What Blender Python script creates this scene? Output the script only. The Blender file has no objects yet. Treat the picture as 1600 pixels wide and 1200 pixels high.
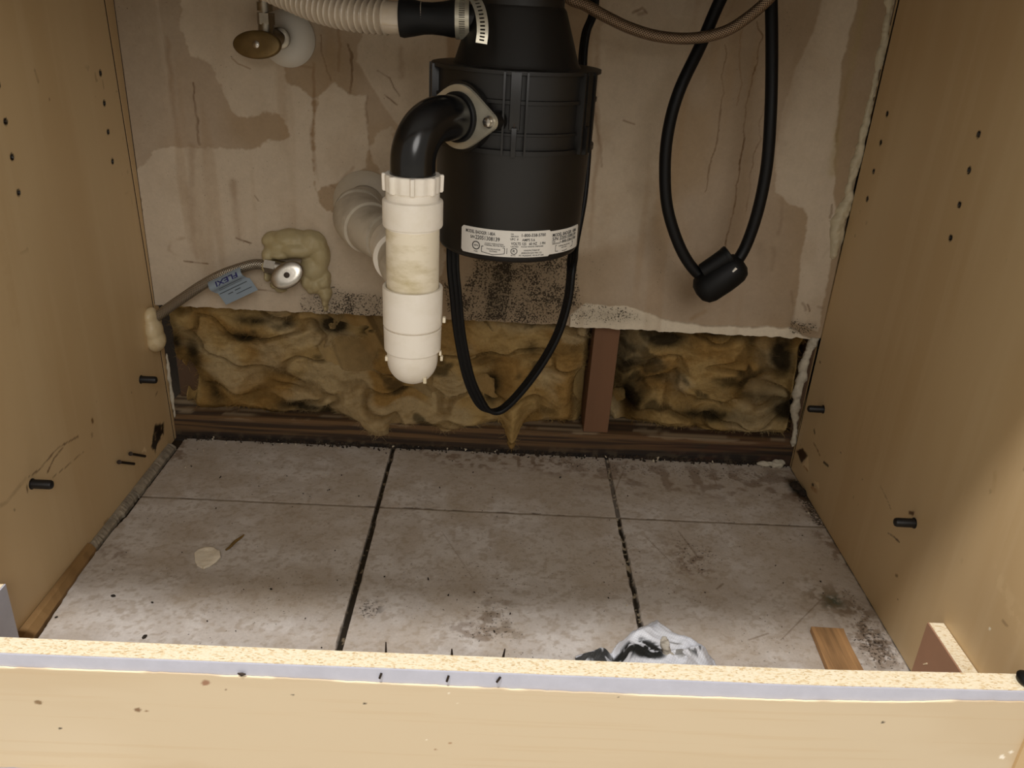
import bpy, bmesh, math, random
import numpy as np
from mathutils import Vector, Matrix, Euler
PI = math.pi
C = bpy.context.scene.collection
scn = bpy.context.scene

# ------------------------------------------------------------------ camera
CAM = (0.1433, -1.05889, 0.59583)
ROT = (1.13987, -0.05106, 0.00322)
FPX = 1301.912
cd = bpy.data.cameras.new('camera')
cd.sensor_fit = 'HORIZONTAL'; cd.sensor_width = 36.0
cd.lens = FPX / 1600 * 36.0
cd.clip_start = 0.02
cam = bpy.data.objects.new('camera', cd); C.objects.link(cam)
cam.location = CAM; cam.rotation_euler = ROT
scn.camera = cam
# ------------------------------------------------------------------ light
scn.view_settings.view_transform = 'Standard'
scn.view_settings.look = 'None'
scn.view_settings.gamma = 1.0
scn.view_settings.use_curve_mapping = False
scn.view_settings.exposure = 0.0
w = bpy.data.worlds.new('kitchen'); scn.world = w; w.use_nodes = True
w.node_tree.nodes['Background'].inputs[0].default_value = (1.0, 0.92, 0.80, 1)
w.node_tree.nodes['Background'].inputs[1].default_value = 0.46

def area(name, loc, size, power, color, target):
    l = bpy.data.lights.new(name, 'AREA'); l.shape = 'DISK'; l.size = size; l.energy = power; l.color = color
    o = bpy.data.objects.new(name, l); C.objects.link(o); o.location = loc
    o.rotation_euler = (Vector(target) - Vector(loc)).to_track_quat('-Z', 'Y').to_euler()
    return o
area('ceiling_lamp_light', (-0.28, -1.20, 2.40), 0.18, 49, (1.0, 0.965, 0.94), (0.1, -0.7, 0))
area('room_fill_light', (0.5, -2.6, 1.5), 1.1, 18, (1.0, 0.96, 0.92), (0.2, 0, 0.3))  # unseen fill light added to brighten the cabinet from the room side

# ------------------------------------------------------------------ projection helper (turns a measured point into a place)
RM = np.array(Euler(ROT).to_matrix())
def P(px, py, x=None, y=None, z=None):
    d = RM @ np.array([(px - 800) / FPX, -(py - 600) / FPX, -1.0])
    if y is not None: t = (y - CAM[1]) / d[1]
    elif z is not None: t = (z - CAM[2]) / d[2]
    else: t = (x - CAM[0]) / d[0]
    return Vector((CAM[0] + d[0] * t, CAM[1] + d[1] * t, CAM[2] + d[2] * t))
XL, XR = -0.3142, 0.5764        # inner faces of the cabinet sides
YD = -0.0127                    # face of the drywall
ZD = 0.2060                     # cut lower edge of the drywall
G = 0.308                       # tile pitch
YF = -0.575                     # front of the cabinet sides

# ------------------------------------------------------------------ numpy noise
def vnoise(x, y, seed=0):
    xi = np.floor(x).astype(np.int64); yi = np.floor(y).astype(np.int64)
    xf = x - xi; yf = y - yi
    u = xf * xf * (3 - 2 * xf); v = yf * yf * (3 - 2 * yf)
    def h(a, b):
        n = (a.astype(np.uint32) * np.uint32(0x9E3779B1)) ^ (b.astype(np.uint32) * np.uint32(0x85EBCA77)) ^ np.uint32((seed * 0x27D4EB2F + 0x165667B1) & 0xffffffff)
        n ^= n >> np.uint32(15); n *= np.uint32(0x2C1B3C6D); n ^= n >> np.uint32(12); n *= np.uint32(0x297A2D39); n ^= n >> np.uint32(15)
        return (n & np.uint32(0xffff)) / 65535.0
    return (h(xi, yi) * (1 - u) + h(xi + 1, yi) * u) * (1 - v) + (h(xi, yi + 1) * (1 - u) + h(xi + 1, yi + 1) * u) * v
def fbm(x, y, seed=0, o=4):
    s = 0; a = 0.5; t = 0
    for i in range(o):
        s = s + a * vnoise(x, y, seed + i * 17); t += a; a *= 0.5; x = x * 2.03 + 11.3; y = y * 2.03 + 7.7
    return s / t
def sm(e0, e1, x):
    t = np.clip((x - e0) / (e1 - e0), 0, 1); return t * t * (3 - 2 * t)
def segdist(X, Y, pts, closed=False):
    d = np.full(X.shape, 1e9); n = len(pts)
    for i in range(n if closed else n - 1):
        ax, ay = pts[i][:2]; bx, by = pts[(i + 1) % n][:2]
        dx, dy = bx - ax, by - ay; L = dx * dx + dy * dy + 1e-12
        t = np.clip(((X - ax) * dx + (Y - ay) * dy) / L, 0, 1)
        d = np.minimum(d, np.hypot(X - ax - t * dx, Y - ay - t * dy))
    return d
def polysd(X, Y, pts):
    ins = np.zeros(X.shape, bool); n = len(pts)
    for i in range(n):
        ax, ay = pts[i]; bx, by = pts[(i + 1) % n]
        if ay == by: continue
        c = ((ay > Y) != (by > Y)) & (X < (bx - ax) * (Y - ay) / (by - ay) + ax)
        ins ^= c
    d = segdist(X, Y, pts, True)
    return np.where(ins, -d, d)

# ------------------------------------------------------------------ materials
def srgb(r, g, b):
    f = lambda c: (c / 255 / 12.92) if c / 255 <= 0.04045 else ((c / 255 + 0.055) / 1.055) ** 2.4
    return (f(r), f(g), f(b), 1)
def mat(name, col, rough=0.5, metal=0.0, var=0.0, vscale=40, vcol=None, bump=0.0, bscale=200, stretch=(1, 1, 1),
        attr=None, spec=0.5, sss=0.0, trans=0.0, coat=0.0, thr=None, speck=None):
    m = bpy.data.materials.new(name); m.use_nodes = True
    nt = m.node_tree; N = nt.nodes; L = nt.links; b = N['Principled BSDF']
    b.inputs['Roughness'].default_value = rough; b.inputs['Metallic'].default_value = metal
    b.inputs['Specular IOR Level'].default_value = spec
    if sss: b.inputs['Subsurface Weight'].default_value = sss; b.inputs['Subsurface Radius'].default_value = (0.006, 0.005, 0.003)
    if trans: b.inputs['Transmission Weight'].default_value = trans
    if coat: b.inputs['Coat Weight'].default_value = coat; b.inputs['Coat Roughness'].default_value = 0.15
    tc = N.new('ShaderNodeTexCoord'); mp = N.new('ShaderNodeMapping'); L.new(tc.outputs['Object'], mp.inputs[0])
    mp.inputs['Scale'].default_value = stretch
    if attr:
        a = N.new('ShaderNodeAttribute'); a.attribute_name = attr; src = a.outputs['Color']
        if speck:
            sn = N.new('ShaderNodeTexNoise'); sn.inputs['Scale'].default_value = speck[0]; sn.inputs['Detail'].default_value = 4; sn.inputs['Roughness'].default_value = 0.65
            L.new(mp.outputs[0], sn.inputs['Vector'])
            ma = N.new('ShaderNodeMath'); ma.operation = 'MULTIPLY_ADD'; L.new(a.outputs['Alpha'], ma.inputs[0]); ma.inputs[1].default_value = 0.42; L.new(sn.outputs['Fac'], ma.inputs[2])
            mr0 = N.new('ShaderNodeMapRange'); L.new(ma.outputs[0], mr0.inputs[0]); mr0.inputs[1].default_value = 0.74; mr0.inputs[2].default_value = 0.80; mr0.inputs[4].default_value = 0.9
            mx0 = N.new('ShaderNodeMix'); mx0.data_type = 'RGBA'; L.new(mr0.outputs[0], mx0.inputs[0]); L.new(src, mx0.inputs[6]); mx0.inputs[7].default_value = speck[1]; src = mx0.outputs[2]
    else:
        r = N.new('ShaderNodeRGB'); r.outputs[0].default_value = col; src = r.outputs[0]
    if var or vcol:
        n = N.new('ShaderNodeTexNoise'); n.inputs['Scale'].default_value = vscale; n.inputs['Detail'].default_value = 6
        n.inputs['Roughness'].default_value = 0.62
        L.new(mp.outputs[0], n.inputs['Vector'])
        cr = N.new('ShaderNodeMapRange'); L.new(n.outputs['Fac'], cr.inputs[0])
        lo, hi = thr if thr else (0.32, 0.68)
        cr.inputs[1].default_value = lo; cr.inputs[2].default_value = hi
        mx = N.new('ShaderNodeMix'); mx.data_type = 'RGBA'; L.new(cr.outputs[0], mx.inputs[0])
        if vcol:
            L.new(src, mx.inputs[6]); mx.inputs[7].default_value = vcol
        else:
            hs = N.new('ShaderNodeHueSaturation'); hs.inputs['Value'].default_value = 1 - var; L.new(src, hs.inputs['Color'])
            hs2 = N.new('ShaderNodeHueSaturation'); hs2.inputs['Value'].default_value = 1 + var; L.new(src, hs2.inputs['Color'])
            L.new(hs.outputs[0], mx.inputs[6]); L.new(hs2.outputs[0], mx.inputs[7])
        src = mx.outputs[2]
    L.new(src, b.inputs['Base Color'])
    if bump:
        n2 = N.new('ShaderNodeTexNoise'); n2.inputs['Scale'].default_value = bscale; n2.inputs['Detail'].default_value = 5
        L.new(mp.outputs[0], n2.inputs['Vector'])
        bm_ = N.new('ShaderNodeBump'); bm_.inputs['Strength'].default_value = bump; bm_.inputs['Distance'].default_value = 0.001
        L.new(n2.outputs['Fac'], bm_.inputs['Height']); L.new(bm_.outputs[0], b.inputs['Normal'])
    return m
M = {}
M['drywall'] = mat('drywall_paint', None, 0.85, attr='Col', var=0.04, vscale=260, bump=0.25, bscale=500, spec=0.2, speck=(480, srgb(34, 27, 19)))
M['gypsum'] = mat('gypsum_core', srgb(186, 178, 160), 0.95, var=0.15, vscale=120, bump=0.6, bscale=300)
M['tile'] = mat('floor_tile', None, 0.5, attr='Col', var=0.07, vscale=330, bump=0.12, bscale=420, spec=0.35, speck=(300, srgb(44, 34, 24)))
M['panel'] = mat('maple_laminate', None, 0.42, attr='Col', spec=0.35)
M['strip'] = mat('maple_back_strip', srgb(200, 172, 130), 0.5, var=0.07, vscale=9, stretch=(1, 1, 0.12), spec=0.3)
M['panel_edge'] = mat('raw_panel_edge', srgb(170, 130, 80), 0.8, var=0.25, vscale=200)
M['maple'] = mat('maple_veneer', None, 0.45, attr='Col', spec=0.35)
M['melamine'] = mat('grey_melamine', srgb(190, 192, 206), 0.45, var=0.05, vscale=60, spec=0.4)
M['melamine_chip'] = mat('peeled_veneer_edge', srgb(238, 218, 182), 0.8, var=0.06, vscale=400)
M['brown_mel'] = mat('brown_melamine', srgb(172, 131, 104), 0.5, var=0.03, vscale=40)
M['plywood'] = mat('raw_pine', srgb(176, 140, 92), 0.75, var=0.22, vscale=30, stretch=(1, .12, 1), bump=0.4, bscale=120)
M['brown_strip'] = mat('brown_wood_strip', srgb(140, 108, 66), 0.7, var=0.25, vscale=25, stretch=(1, .15, 1))
M['caulk_grey'] = mat('grey_grout', srgb(138, 128, 112), 0.8, var=0.3, vscale=70, bump=0.5, bscale=150)
M['sill'] = mat('sill_timber', None, 0.8, attr='Col', bump=0.5, bscale=60, stretch=(0.1, 1, 3))
M['stud'] = mat('stud_timber', srgb(108, 76, 52), 0.8, var=0.14, vscale=14, stretch=(1, 1, 0.15), bump=0.4, bscale=60)
M['stud_dark'] = mat('dark_stud_timber', srgb(70, 48, 28), 0.85, var=0.3, vscale=20, stretch=(1, 1, 0.15))
M['dark'] = mat('dark_sheathing', srgb(42, 34, 26), 0.95, var=0.3, vscale=30)
M['insul'] = mat('fibreglass_wool', None, 1.0, attr='Col', var=0.10, vscale=90, bump=1.0, bscale=320, spec=0.0, sss=0.12)
M['black_body'] = mat('black_shell', srgb(20, 18, 16), 0.42, spec=0.4, var=0.1, vscale=20)
M['black_gloss'] = mat('black_gloss_plastic', srgb(14, 14, 15), 0.2, spec=0.5)
M['rubber'] = mat('black_rubber', srgb(13, 13, 13), 0.55, spec=0.25)
M['cord'] = mat('black_cord_sheath', srgb(9, 9, 10), 0.5, spec=0.25)
M['pvc'] = mat('white_pvc', srgb(243, 236, 224), 0.40, vcol=srgb(222, 212, 190), vscale=22, thr=(0.45, 0.85), spec=0.4)
M['pvc_pipe'] = mat('yellowed_pvc_pipe', srgb(236, 226, 204), 0.42, vcol=srgb(192, 176, 132), vscale=34, thr=(0.46, 0.72), stretch=(.6, .6, 1.6), spec=0.4)
M['pvc_cem'] = mat('cement_smeared_pvc', srgb(196, 186, 168), 0.45, vcol=srgb(150, 138, 118), vscale=26, thr=(0.45, 0.8), spec=0.4)
M['white_plate'] = mat('white_plastic', srgb(206, 201, 190), 0.45, var=0.03, vscale=30)
M['beige_plate'] = mat('beige_plastic', srgb(172, 160, 140), 0.55, var=0.06, vscale=40)
M['chrome'] = mat('worn_chrome', srgb(176, 170, 160), 0.27, 1.0, var=0.12, vscale=90, bump=0.1, bscale=100)
M['nickel'] = mat('tarnished_nickel', srgb(142, 134, 120), 0.33, 1.0, var=0.2, vscale=60)
M['zinc'] = mat('zinc_plate', srgb(188, 182, 164), 0.36, 0.6, var=0.12, vscale=60)
M['brass'] = mat('aged_brass', srgb(114, 94, 58), 0.42, 0.6, var=0.2, vscale=50)
M['dark_metal'] = mat('rusty_screw', srgb(52, 42, 34), 0.5, 0.7, var=0.2, vscale=200)
M['groove_shade'] = mat('groove_shade_colour', srgb(44, 27, 13), 0.95)
M['pin'] = mat('black_pin_plastic', srgb(18, 17, 18), 0.5)
M['label'] = mat('silver_label', srgb(216, 212, 204), 0.45, var=0.02, vscale=20)
M['ink'] = mat('black_ink', srgb(28, 27, 28), 0.6)
M['ink_blue'] = mat('dark_blue_ink', srgb(26, 22, 92), 0.6)
M['tag'] = mat('pale_blue_tag', srgb(134, 148, 160), 0.5)
M['tag_ink'] = mat('grey_tag_print', srgb(70, 78, 84), 0.6)
M['foam'] = mat('cured_foam', srgb(170, 156, 118), 0.55, vcol=srgb(156, 138, 96), vscale=30, thr=(0.5, 0.8), bump=0.3, bscale=90, sss=0.1)
M['foam_pale'] = mat('pale_cured_foam', srgb(206, 188, 150), 0.4, vcol=srgb(168, 140, 96), vscale=28, thr=(0.52, 0.75), sss=0.1)
M['caulk'] = mat('bead_caulk', srgb(186, 174, 146), 0.5, var=0.1, vscale=60, bump=0.3, bscale=80)
M['plaster'] = mat('plaster_chip', srgb(226, 216, 196), 0.85, var=0.1, vscale=90, bump=0.5, bscale=160)
M['twig'] = mat('olive_splinter', srgb(112, 86, 38), 0.8, var=0.3, vscale=300)
M['shim'] = mat('shim_wood', srgb(150, 114, 74), 0.7, var=0.38, vscale=60, stretch=(2.4, 0.16, 1), bump=0.4, bscale=120)
M['crumb'] = mat('dark_crumbs', srgb(36, 28, 20), 0.9)
M['crumb_pale'] = mat('pale_crumbs', srgb(190, 178, 156), 0.9)
M['mud'] = mat('debris_mass', srgb(58, 44, 30), 0.95, vcol=srgb(20, 15, 10), vscale=90, bump=0.9, bscale=200)
M['kfloor'] = mat('kitchen_floor_cover', srgb(205, 200, 190), 0.6, var=0.05, vscale=10)
M['steel_sink'] = mat('sink_steel', srgb(180, 180, 182), 0.3, 1.0)
M['counter'] = mat('countertop_laminate', srgb(150, 140, 128), 0.4, var=0.15, vscale=60)
M['led'] = mat('white_mark', srgb(235, 230, 220), 0.4)

def particle_mat():
    m = bpy.data.materials.new('raw_particleboard'); m.use_nodes = True
    nt = m.node_tree; N = nt.nodes; L = nt.links; b = N['Principled BSDF']; b.inputs['Roughness'].default_value = 0.9
    tc = N.new('ShaderNodeTexCoord'); mp = N.new('ShaderNodeMapping'); mp.inputs['Scale'].default_value = (1, 2.1, 1.6)
    L.new(tc.outputs['Object'], mp.inputs[0])
    v = N.new('ShaderNodeTexVoronoi'); v.inputs['Scale'].default_value = 430; L.new(mp.outputs[0], v.inputs['Vector'])
    n = N.new('ShaderNodeTexNoise'); n.inputs['Scale'].default_value = 380; n.inputs['Detail'].default_value = 5; L.new(mp.outputs[0], n.inputs['Vector'])
    sep = N.new('ShaderNodeSeparateColor'); L.new(v.outputs['Color'], sep.inputs[0])
    ad = N.new('ShaderNodeMath'); ad.operation = 'ADD'; L.new(sep.outputs[0], ad.inputs[0]); L.new(n.outputs['Fac'], ad.inputs[1])
    r = N.new('ShaderNodeValToRGB'); L.new(ad.outputs[0], r.inputs[0])
    r.color_ramp.elements[0].position = 0.30; r.color_ramp.elements[0].color = srgb(184, 150, 104)
    r.color_ramp.elements[1].position = 1.0; r.color_ramp.elements[1].color = srgb(240, 228, 200)
    e = r.color_ramp.elements.new(0.62); e.color = srgb(226, 206, 166)
    L.new(r.outputs[0], b.inputs['Base Color'])
    bp = N.new('ShaderNodeBump'); bp.inputs['Strength'].default_value = 0.5; bp.inputs['Distance'].default_value = 0.0008
    L.new(ad.outputs[0], bp.inputs['Height']); L.new(bp.outputs[0], b.inputs['Normal'])
    return m
M['particle'] = particle_mat()
def braid_mat(name, c0, c1):
    m = bpy.data.materials.new(name); m.use_nodes = True
    nt = m.node_tree; N = nt.nodes; L = nt.links; b = N['Principled BSDF']
    b.inputs['Roughness'].default_value = 0.35; b.inputs['Metallic'].default_value = 0.85
    uv = N.new('ShaderNodeUVMap')
    sx = N.new('ShaderNodeSeparateXYZ'); L.new(uv.outputs[0], sx.inputs[0])
    def wave(sgn):
        a = N.new('ShaderNodeMath'); a.operation = 'MULTIPLY'; a.inputs[1].default_value = 12 * sgn; L.new(sx.outputs[0], a.inputs[0])
        c = N.new('ShaderNodeMath'); c.operation = 'MULTIPLY_ADD'; L.new(sx.outputs[1], c.inputs[0]); c.inputs[1].default_value = 330; L.new(a.outputs[0], c.inputs[2])
        k = N.new('ShaderNodeMath'); k.operation = 'MULTIPLY'; k.inputs[1].default_value = 2 * PI; L.new(c.outputs[0], k.inputs[0])
        s = N.new('ShaderNodeMath'); s.operation = 'SINE'; L.new(k.outputs[0], s.inputs[0]); return s
    s1 = wave(1); s2 = wave(-1)
    mxx = N.new('ShaderNodeMath'); mxx.operation = 'MAXIMUM'; L.new(s1.outputs[0], mxx.inputs[0]); L.new(s2.outputs[0], mxx.inputs[1])
    mr = N.new('ShaderNodeMapRange'); L.new(mxx.outputs[0], mr.inputs[0]); mr.inputs[1].default_value = -0.6; mr.inputs[2].default_value = 1
    mx = N.new('ShaderNodeMix'); mx.data_type = 'RGBA'; L.new(mr.outputs[0], mx.inputs[0]); mx.inputs[6].default_value = c0; mx.inputs[7].default_value = c1
    L.new(mx.outputs[2], b.inputs['Base Color'])
    bp = N.new('ShaderNodeBump'); bp.inputs['Strength'].default_value = 0.7; bp.inputs['Distance'].default_value = 0.0006
    L.new(mr.outputs[0], bp.inputs['Height']); L.new(bp.outputs[0], b.inputs['Normal'])
    return m
M['braid'] = braid_mat('steel_braid', srgb(70, 62, 54), srgb(176, 166, 150))
M['braid_dark'] = braid_mat('brown_steel_braid', srgb(60, 48, 38), srgb(160, 138, 114))

def corr_mat():
    m = mat('translucent_hose', srgb(186, 172, 152), 0.16, spec=0.9, coat=0.6, sss=0.15, var=0.06, vscale=40)
    return m
M['corr'] = corr_mat()
def cloth_mat():
    m = bpy.data.materials.new('woven_white_cloth'); m.use_nodes = True
    nt = m.node_tree; N = nt.nodes; L = nt.links; b = N['Principled BSDF']; b.inputs['Roughness'].default_value = 0.7
    a = N.new('ShaderNodeAttribute'); a.attribute_name = 'Col'
    tc = N.new('ShaderNodeTexCoord')
    mp = N.new('ShaderNodeMapping'); L.new(tc.outputs['Object'], mp.inputs[0]); mp.inputs['Rotation'].default_value = (0, 0, 0.5)
    w1 = N.new('ShaderNodeTexWave'); w1.inputs['Scale'].default_value = 140; L.new(mp.outputs[0], w1.inputs['Vector']); w1.inputs['Distortion'].default_value = 0.6
    w2 = N.new('ShaderNodeTexWave'); w2.bands_direction = 'Y'; w2.inputs['Scale'].default_value = 140; L.new(mp.outputs[0], w2.inputs['Vector'])
    mu = N.new('ShaderNodeMath'); mu.operation = 'MULTIPLY'; L.new(w1.outputs['Fac'], mu.inputs[0]); L.new(w2.outputs['Fac'], mu.inputs[1])
    mr = N.new('ShaderNodeMapRange'); L.new(mu.outputs[0], mr.inputs[0]); mr.inputs[3].default_value = 0.86; mr.inputs[4].default_value = 1.06
    hs = N.new('ShaderNodeHueSaturation'); L.new(mr.outputs[0], hs.inputs['Value']); L.new(a.outputs['Color'], hs.inputs['Color'])
    L.new(hs.outputs[0], b.inputs['Base Color'])
    bp = N.new('ShaderNodeBump'); bp.inputs['Strength'].default_value = 0.4; bp.inputs['Distance'].default_value = 0.0006
    L.new(mu.outputs[0], bp.inputs['Height']); L.new(bp.outputs[0], b.inputs['Normal'])
    return m
M['cloth'] = cloth_mat()

# ------------------------------------------------------------------ object helpers
def tag(o, label=None, cat=None, group=None, kind=None):
    if label: o['label'] = label
    if cat: o['category'] = cat
    if group: o['group'] = group
    if kind: o['kind'] = kind
    return o
def empty(name, loc, label, cat, group=None):
    o = bpy.data.objects.new(name, None); C.objects.link(o); o.location = loc; o.empty_display_size = 0.02
    return tag(o, label, cat, group)
bpy.context.view_layer.update()
def link(name, me, m, parent=None, smooth=False, auto=None):
    if m is not None:
        for k in (m if isinstance(m, (list, tuple)) else [m]): me.materials.append(k)
    if smooth:
        for p in me.polygons: p.use_smooth = True
    if auto is not None:
        me.set_sharp_from_angle(angle=math.radians(auto))
    o = bpy.data.objects.new(name, me); C.objects.link(o)
    if parent is not None:
        o.parent = parent
        # geometry is written in world coordinates: shift it to the parent's origin
        wl = Vector(parent.location); q = parent.parent
        while q is not None: wl = wl + Vector(q.location); q = q.parent
        me.transform(Matrix.Translation(-wl))
    return o
def bobj(name, bm, m, parent=None, smooth=False, auto=None):
    bmesh.ops.recalc_face_normals(bm, faces=bm.faces[:])
    me = bpy.data.meshes.new(name); bm.to_mesh(me); bm.free()
    if smooth and auto is None: auto = 40
    return link(name, me, m, parent, smooth, auto)
def base(o):
    """move a top-level mesh's origin to its bottom centre"""
    me = o.data; n = len(me.vertices); a = np.empty(n * 3); me.vertices.foreach_get('co', a); a = a.reshape(-1, 3)
    c = Vector(((a[:, 0].min() + a[:, 0].max()) / 2, (a[:, 1].min() + a[:, 1].max()) / 2, a[:, 2].min()))
    me.transform(Matrix.Translation(-c)); o.location = c; return o
def box(bm, a, b, bevel=0.0, mi=0):
    x0, y0, z0 = [min(a[i], b[i]) for i in range(3)]; x1, y1, z1 = [max(a[i], b[i]) for i in range(3)]
    vs = [bm.verts.new(p) for p in ((x0, y0, z0), (x1, y0, z0), (x1, y1, z0), (x0, y1, z0), (x0, y0, z1), (x1, y0, z1), (x1, y1, z1), (x0, y1, z1))]
    fs = [bm.faces.new([vs[i] for i in f]) for f in ((3, 2, 1, 0), (4, 5, 6, 7), (0, 1, 5, 4), (1, 2, 6, 5), (2, 3, 7, 6), (3, 0, 4, 7))]
    for f in fs: f.material_index = mi
    if bevel:
        es = list({e for f in fs for e in f.edges})
        bmesh.ops.bevel(bm, geom=es, offset=bevel, segments=2, profile=0.5, affect='EDGES')
    return vs
def prism(bm, pts, axis, a0, a1, bevel=0.0, mi=0):
    """outline in the two other axes, extruded along axis"""
    def mk(u, v, w):
        return {'x': (w, u, v), 'y': (u, w, v), 'z': (u, v, w)}[axis]
    A = [bm.verts.new(mk(u, v, a0)) for u, v in pts]; B = [bm.verts.new(mk(u, v, a1)) for u, v in pts]
    n = len(pts); fs = [bm.faces.new(A), bm.faces.new(B[::-1])]
    for i in range(n): fs.append(bm.faces.new((A[i], B[i], B[(i + 1) % n], A[(i + 1) % n])))
    for f in fs: f.material_index = mi
    if bevel:
        es = list({e for f in fs[:2] for e in f.edges})
        bmesh.ops.bevel(bm, geom=es, offset=bevel, segments=2, profile=0.5, affect='EDGES')
def frame_of(t):
    t = t.normalized(); up = Vector((0, 0, 1)) if abs(t.z) < 0.95 else Vector((0, 1, 0))
    a = t.cross(up).normalized(); return a, t.cross(a).normalized()
def catmull(pts, n=8):
    pts = [Vector(p) for p in pts]; out = []
    q = [pts[0] * 2 - pts[1]] + pts + [pts[-1] * 2 - pts[-2]]
    for i in range(1, len(q) - 2):
        p0, p1, p2, p3 = q[i - 1:i + 3]
        for k in range(n):
            t = k / n
            out.append(0.5 * ((2 * p1) + (p2 - p0) * t + (2 * p0 - 5 * p1 + 4 * p2 - p3) * t * t + (3 * p1 - p0 - 3 * p2 + p3) * t ** 3))
    out.append(pts[-1]); return out
def sweep(bm, pts, rad, seg=20, prof=None, wdir=None, caps=True, mi=0, uvl=None):
    """rad: number or function of (0..1, length); prof: list of 2-d points (unit) ; wdir: function giving width direction"""
    pts = [Vector(p) for p in pts]; n = len(pts); rings = []; L = 0; Ls = [0]
    for i in range(1, n): L += (pts[i] - pts[i - 1]).length; Ls.append(L)
    pa = None
    for i, p in enumerate(pts):
        t = (pts[min(i + 1, n - 1)] - pts[max(i - 1, 0)]).normalized()
        if wdir is not None:
            a = wdir(i / (n - 1)); a = (a - t * a.dot(t)).normalized()
        elif pa is None: a = frame_of(t)[0]
        else: a = (pa - t * pa.dot(t)).normalized()
        pa = a; b = t.cross(a)
        r = rad(i / (n - 1), Ls[i]) if callable(rad) else rad
        if prof: ring = [bm.verts.new(p + a * u * r + b * v * r) for u, v in prof]
        else: ring = [bm.verts.new(p + a * math.cos(2 * PI * k / seg) * r + b * math.sin(2 * PI * k / seg) * r) for k in range(seg)]
        rings.append(ring)
    m = len(rings[0])
    lay = bm.loops.layers.uv.verify() if uvl else None
    for i in range(n - 1):
        for k in range(m):
            f = bm.faces.new((rings[i][k], rings[i][(k + 1) % m], rings[i + 1][(k + 1) % m], rings[i + 1][k])); f.material_index = mi
            if lay:
                for lp, (u, v) in zip(f.loops, ((k / m, Ls[i]), ((k + 1) / m, Ls[i]), ((k + 1) / m, Ls[i + 1]), (k / m, Ls[i + 1]))): lp[lay].uv = (u, v)
    if caps:
        f = bm.faces.new(rings[0][::-1]); f.material_index = mi; f = bm.faces.new(rings[-1]); f.material_index = mi
def lathe(bm, org, axis, prof, seg=48, fn=None, mi=0):
    """prof: list of (radius, distance along axis); fn(theta, r, d) -> r"""
    org = Vector(org); ax = Vector(axis).normalized(); a, b = frame_of(ax); rings = []
    for r, d in prof:
        if r < 1e-6: rings.append([bm.verts.new(org + ax * d)]); continue
        ring = []
        for k in range(seg):
            th = 2 * PI * k / seg; rr = fn(th, r, d) if fn else r
            ring.append(bm.verts.new(org + ax * d + a * math.cos(th) * rr + b * math.sin(th) * rr))
        rings.append(ring)
    for i in range(len(rings) - 1):
        A, B = rings[i], rings[i + 1]
        for k in range(seg):
            k2 = (k + 1) % seg
            if len(A) == 1 and len(B) == 1: continue
            if len(A) == 1: f = bm.faces.new((A[0], B[k2], B[k]))
            elif len(B) == 1: f = bm.faces.new((A[k], A[k2], B[0]))
            else: f = bm.faces.new((A[k], A[k2], B[k2], B[k]))
            f.material_index = mi
    if len(rings[0]) > 1: bm.faces.new(rings[0][::-1]).material_index = mi
    if len(rings[-1]) > 1: bm.faces.new(rings[-1]).material_index = mi
def mod_apply(o, fns):
    for f in fns: f(o)
    bpy.context.view_layer.update()
    dg = bpy.context.evaluated_depsgraph_get(); ev = o.evaluated_get(dg)
    me = bpy.data.meshes.new_from_object(ev); o.modifiers.clear(); o.data = me
    return o
def blob(name, balls, m, voxel=0.0016, parent=None, noise=0.0012, ns=60, smooth=4):
    """union of ellipsoids melted together: balls = (centre, (rx, ry, rz))"""
    bm = bmesh.new()
    for c, r in balls:
        if not isinstance(r, (tuple, list)): r = (r, r, r)
        mt = Matrix.Translation(Vector(c)) @ Matrix.Diagonal((*r, 1))
        bmesh.ops.create_icosphere(bm, subdivisions=3, radius=1, matrix=mt)
    o = bobj(name, bm, None, None)
    def f(o):
        k = o.modifiers.new('r', 'REMESH'); k.mode = 'VOXEL'; k.voxel_size = voxel
        s = o.modifiers.new('s', 'SMOOTH'); s.iterations = smooth; s.factor = 0.6
    mod_apply(o, [f])
    me = o.data; n = len(me.vertices); a = np.empty(n * 3); me.vertices.foreach_get('co', a); a = a.reshape(-1, 3)
    nr = np.empty(n * 3); me.vertices.foreach_get('normal', nr); nr = nr.reshape(-1, 3)
    d = (fbm(a[:, 0] * ns + a[:, 1] * ns * .7, a[:, 2] * ns + a[:, 1] * ns * .5, 5) - 0.5) * 2 * noise
    a = a + nr * d[:, None]; me.vertices.foreach_set('co', a.ravel())
    for p in me.polygons: p.use_smooth = True
    me.materials.clear(); me.materials.append(M[m] if isinstance(m, str) else m)
    if parent is not None:
        o.parent = parent; wl = Vector(parent.location)
        if parent.parent: wl = wl + Vector(parent.parent.location)
        me.transform(Matrix.Translation(-wl))
    return o
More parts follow.
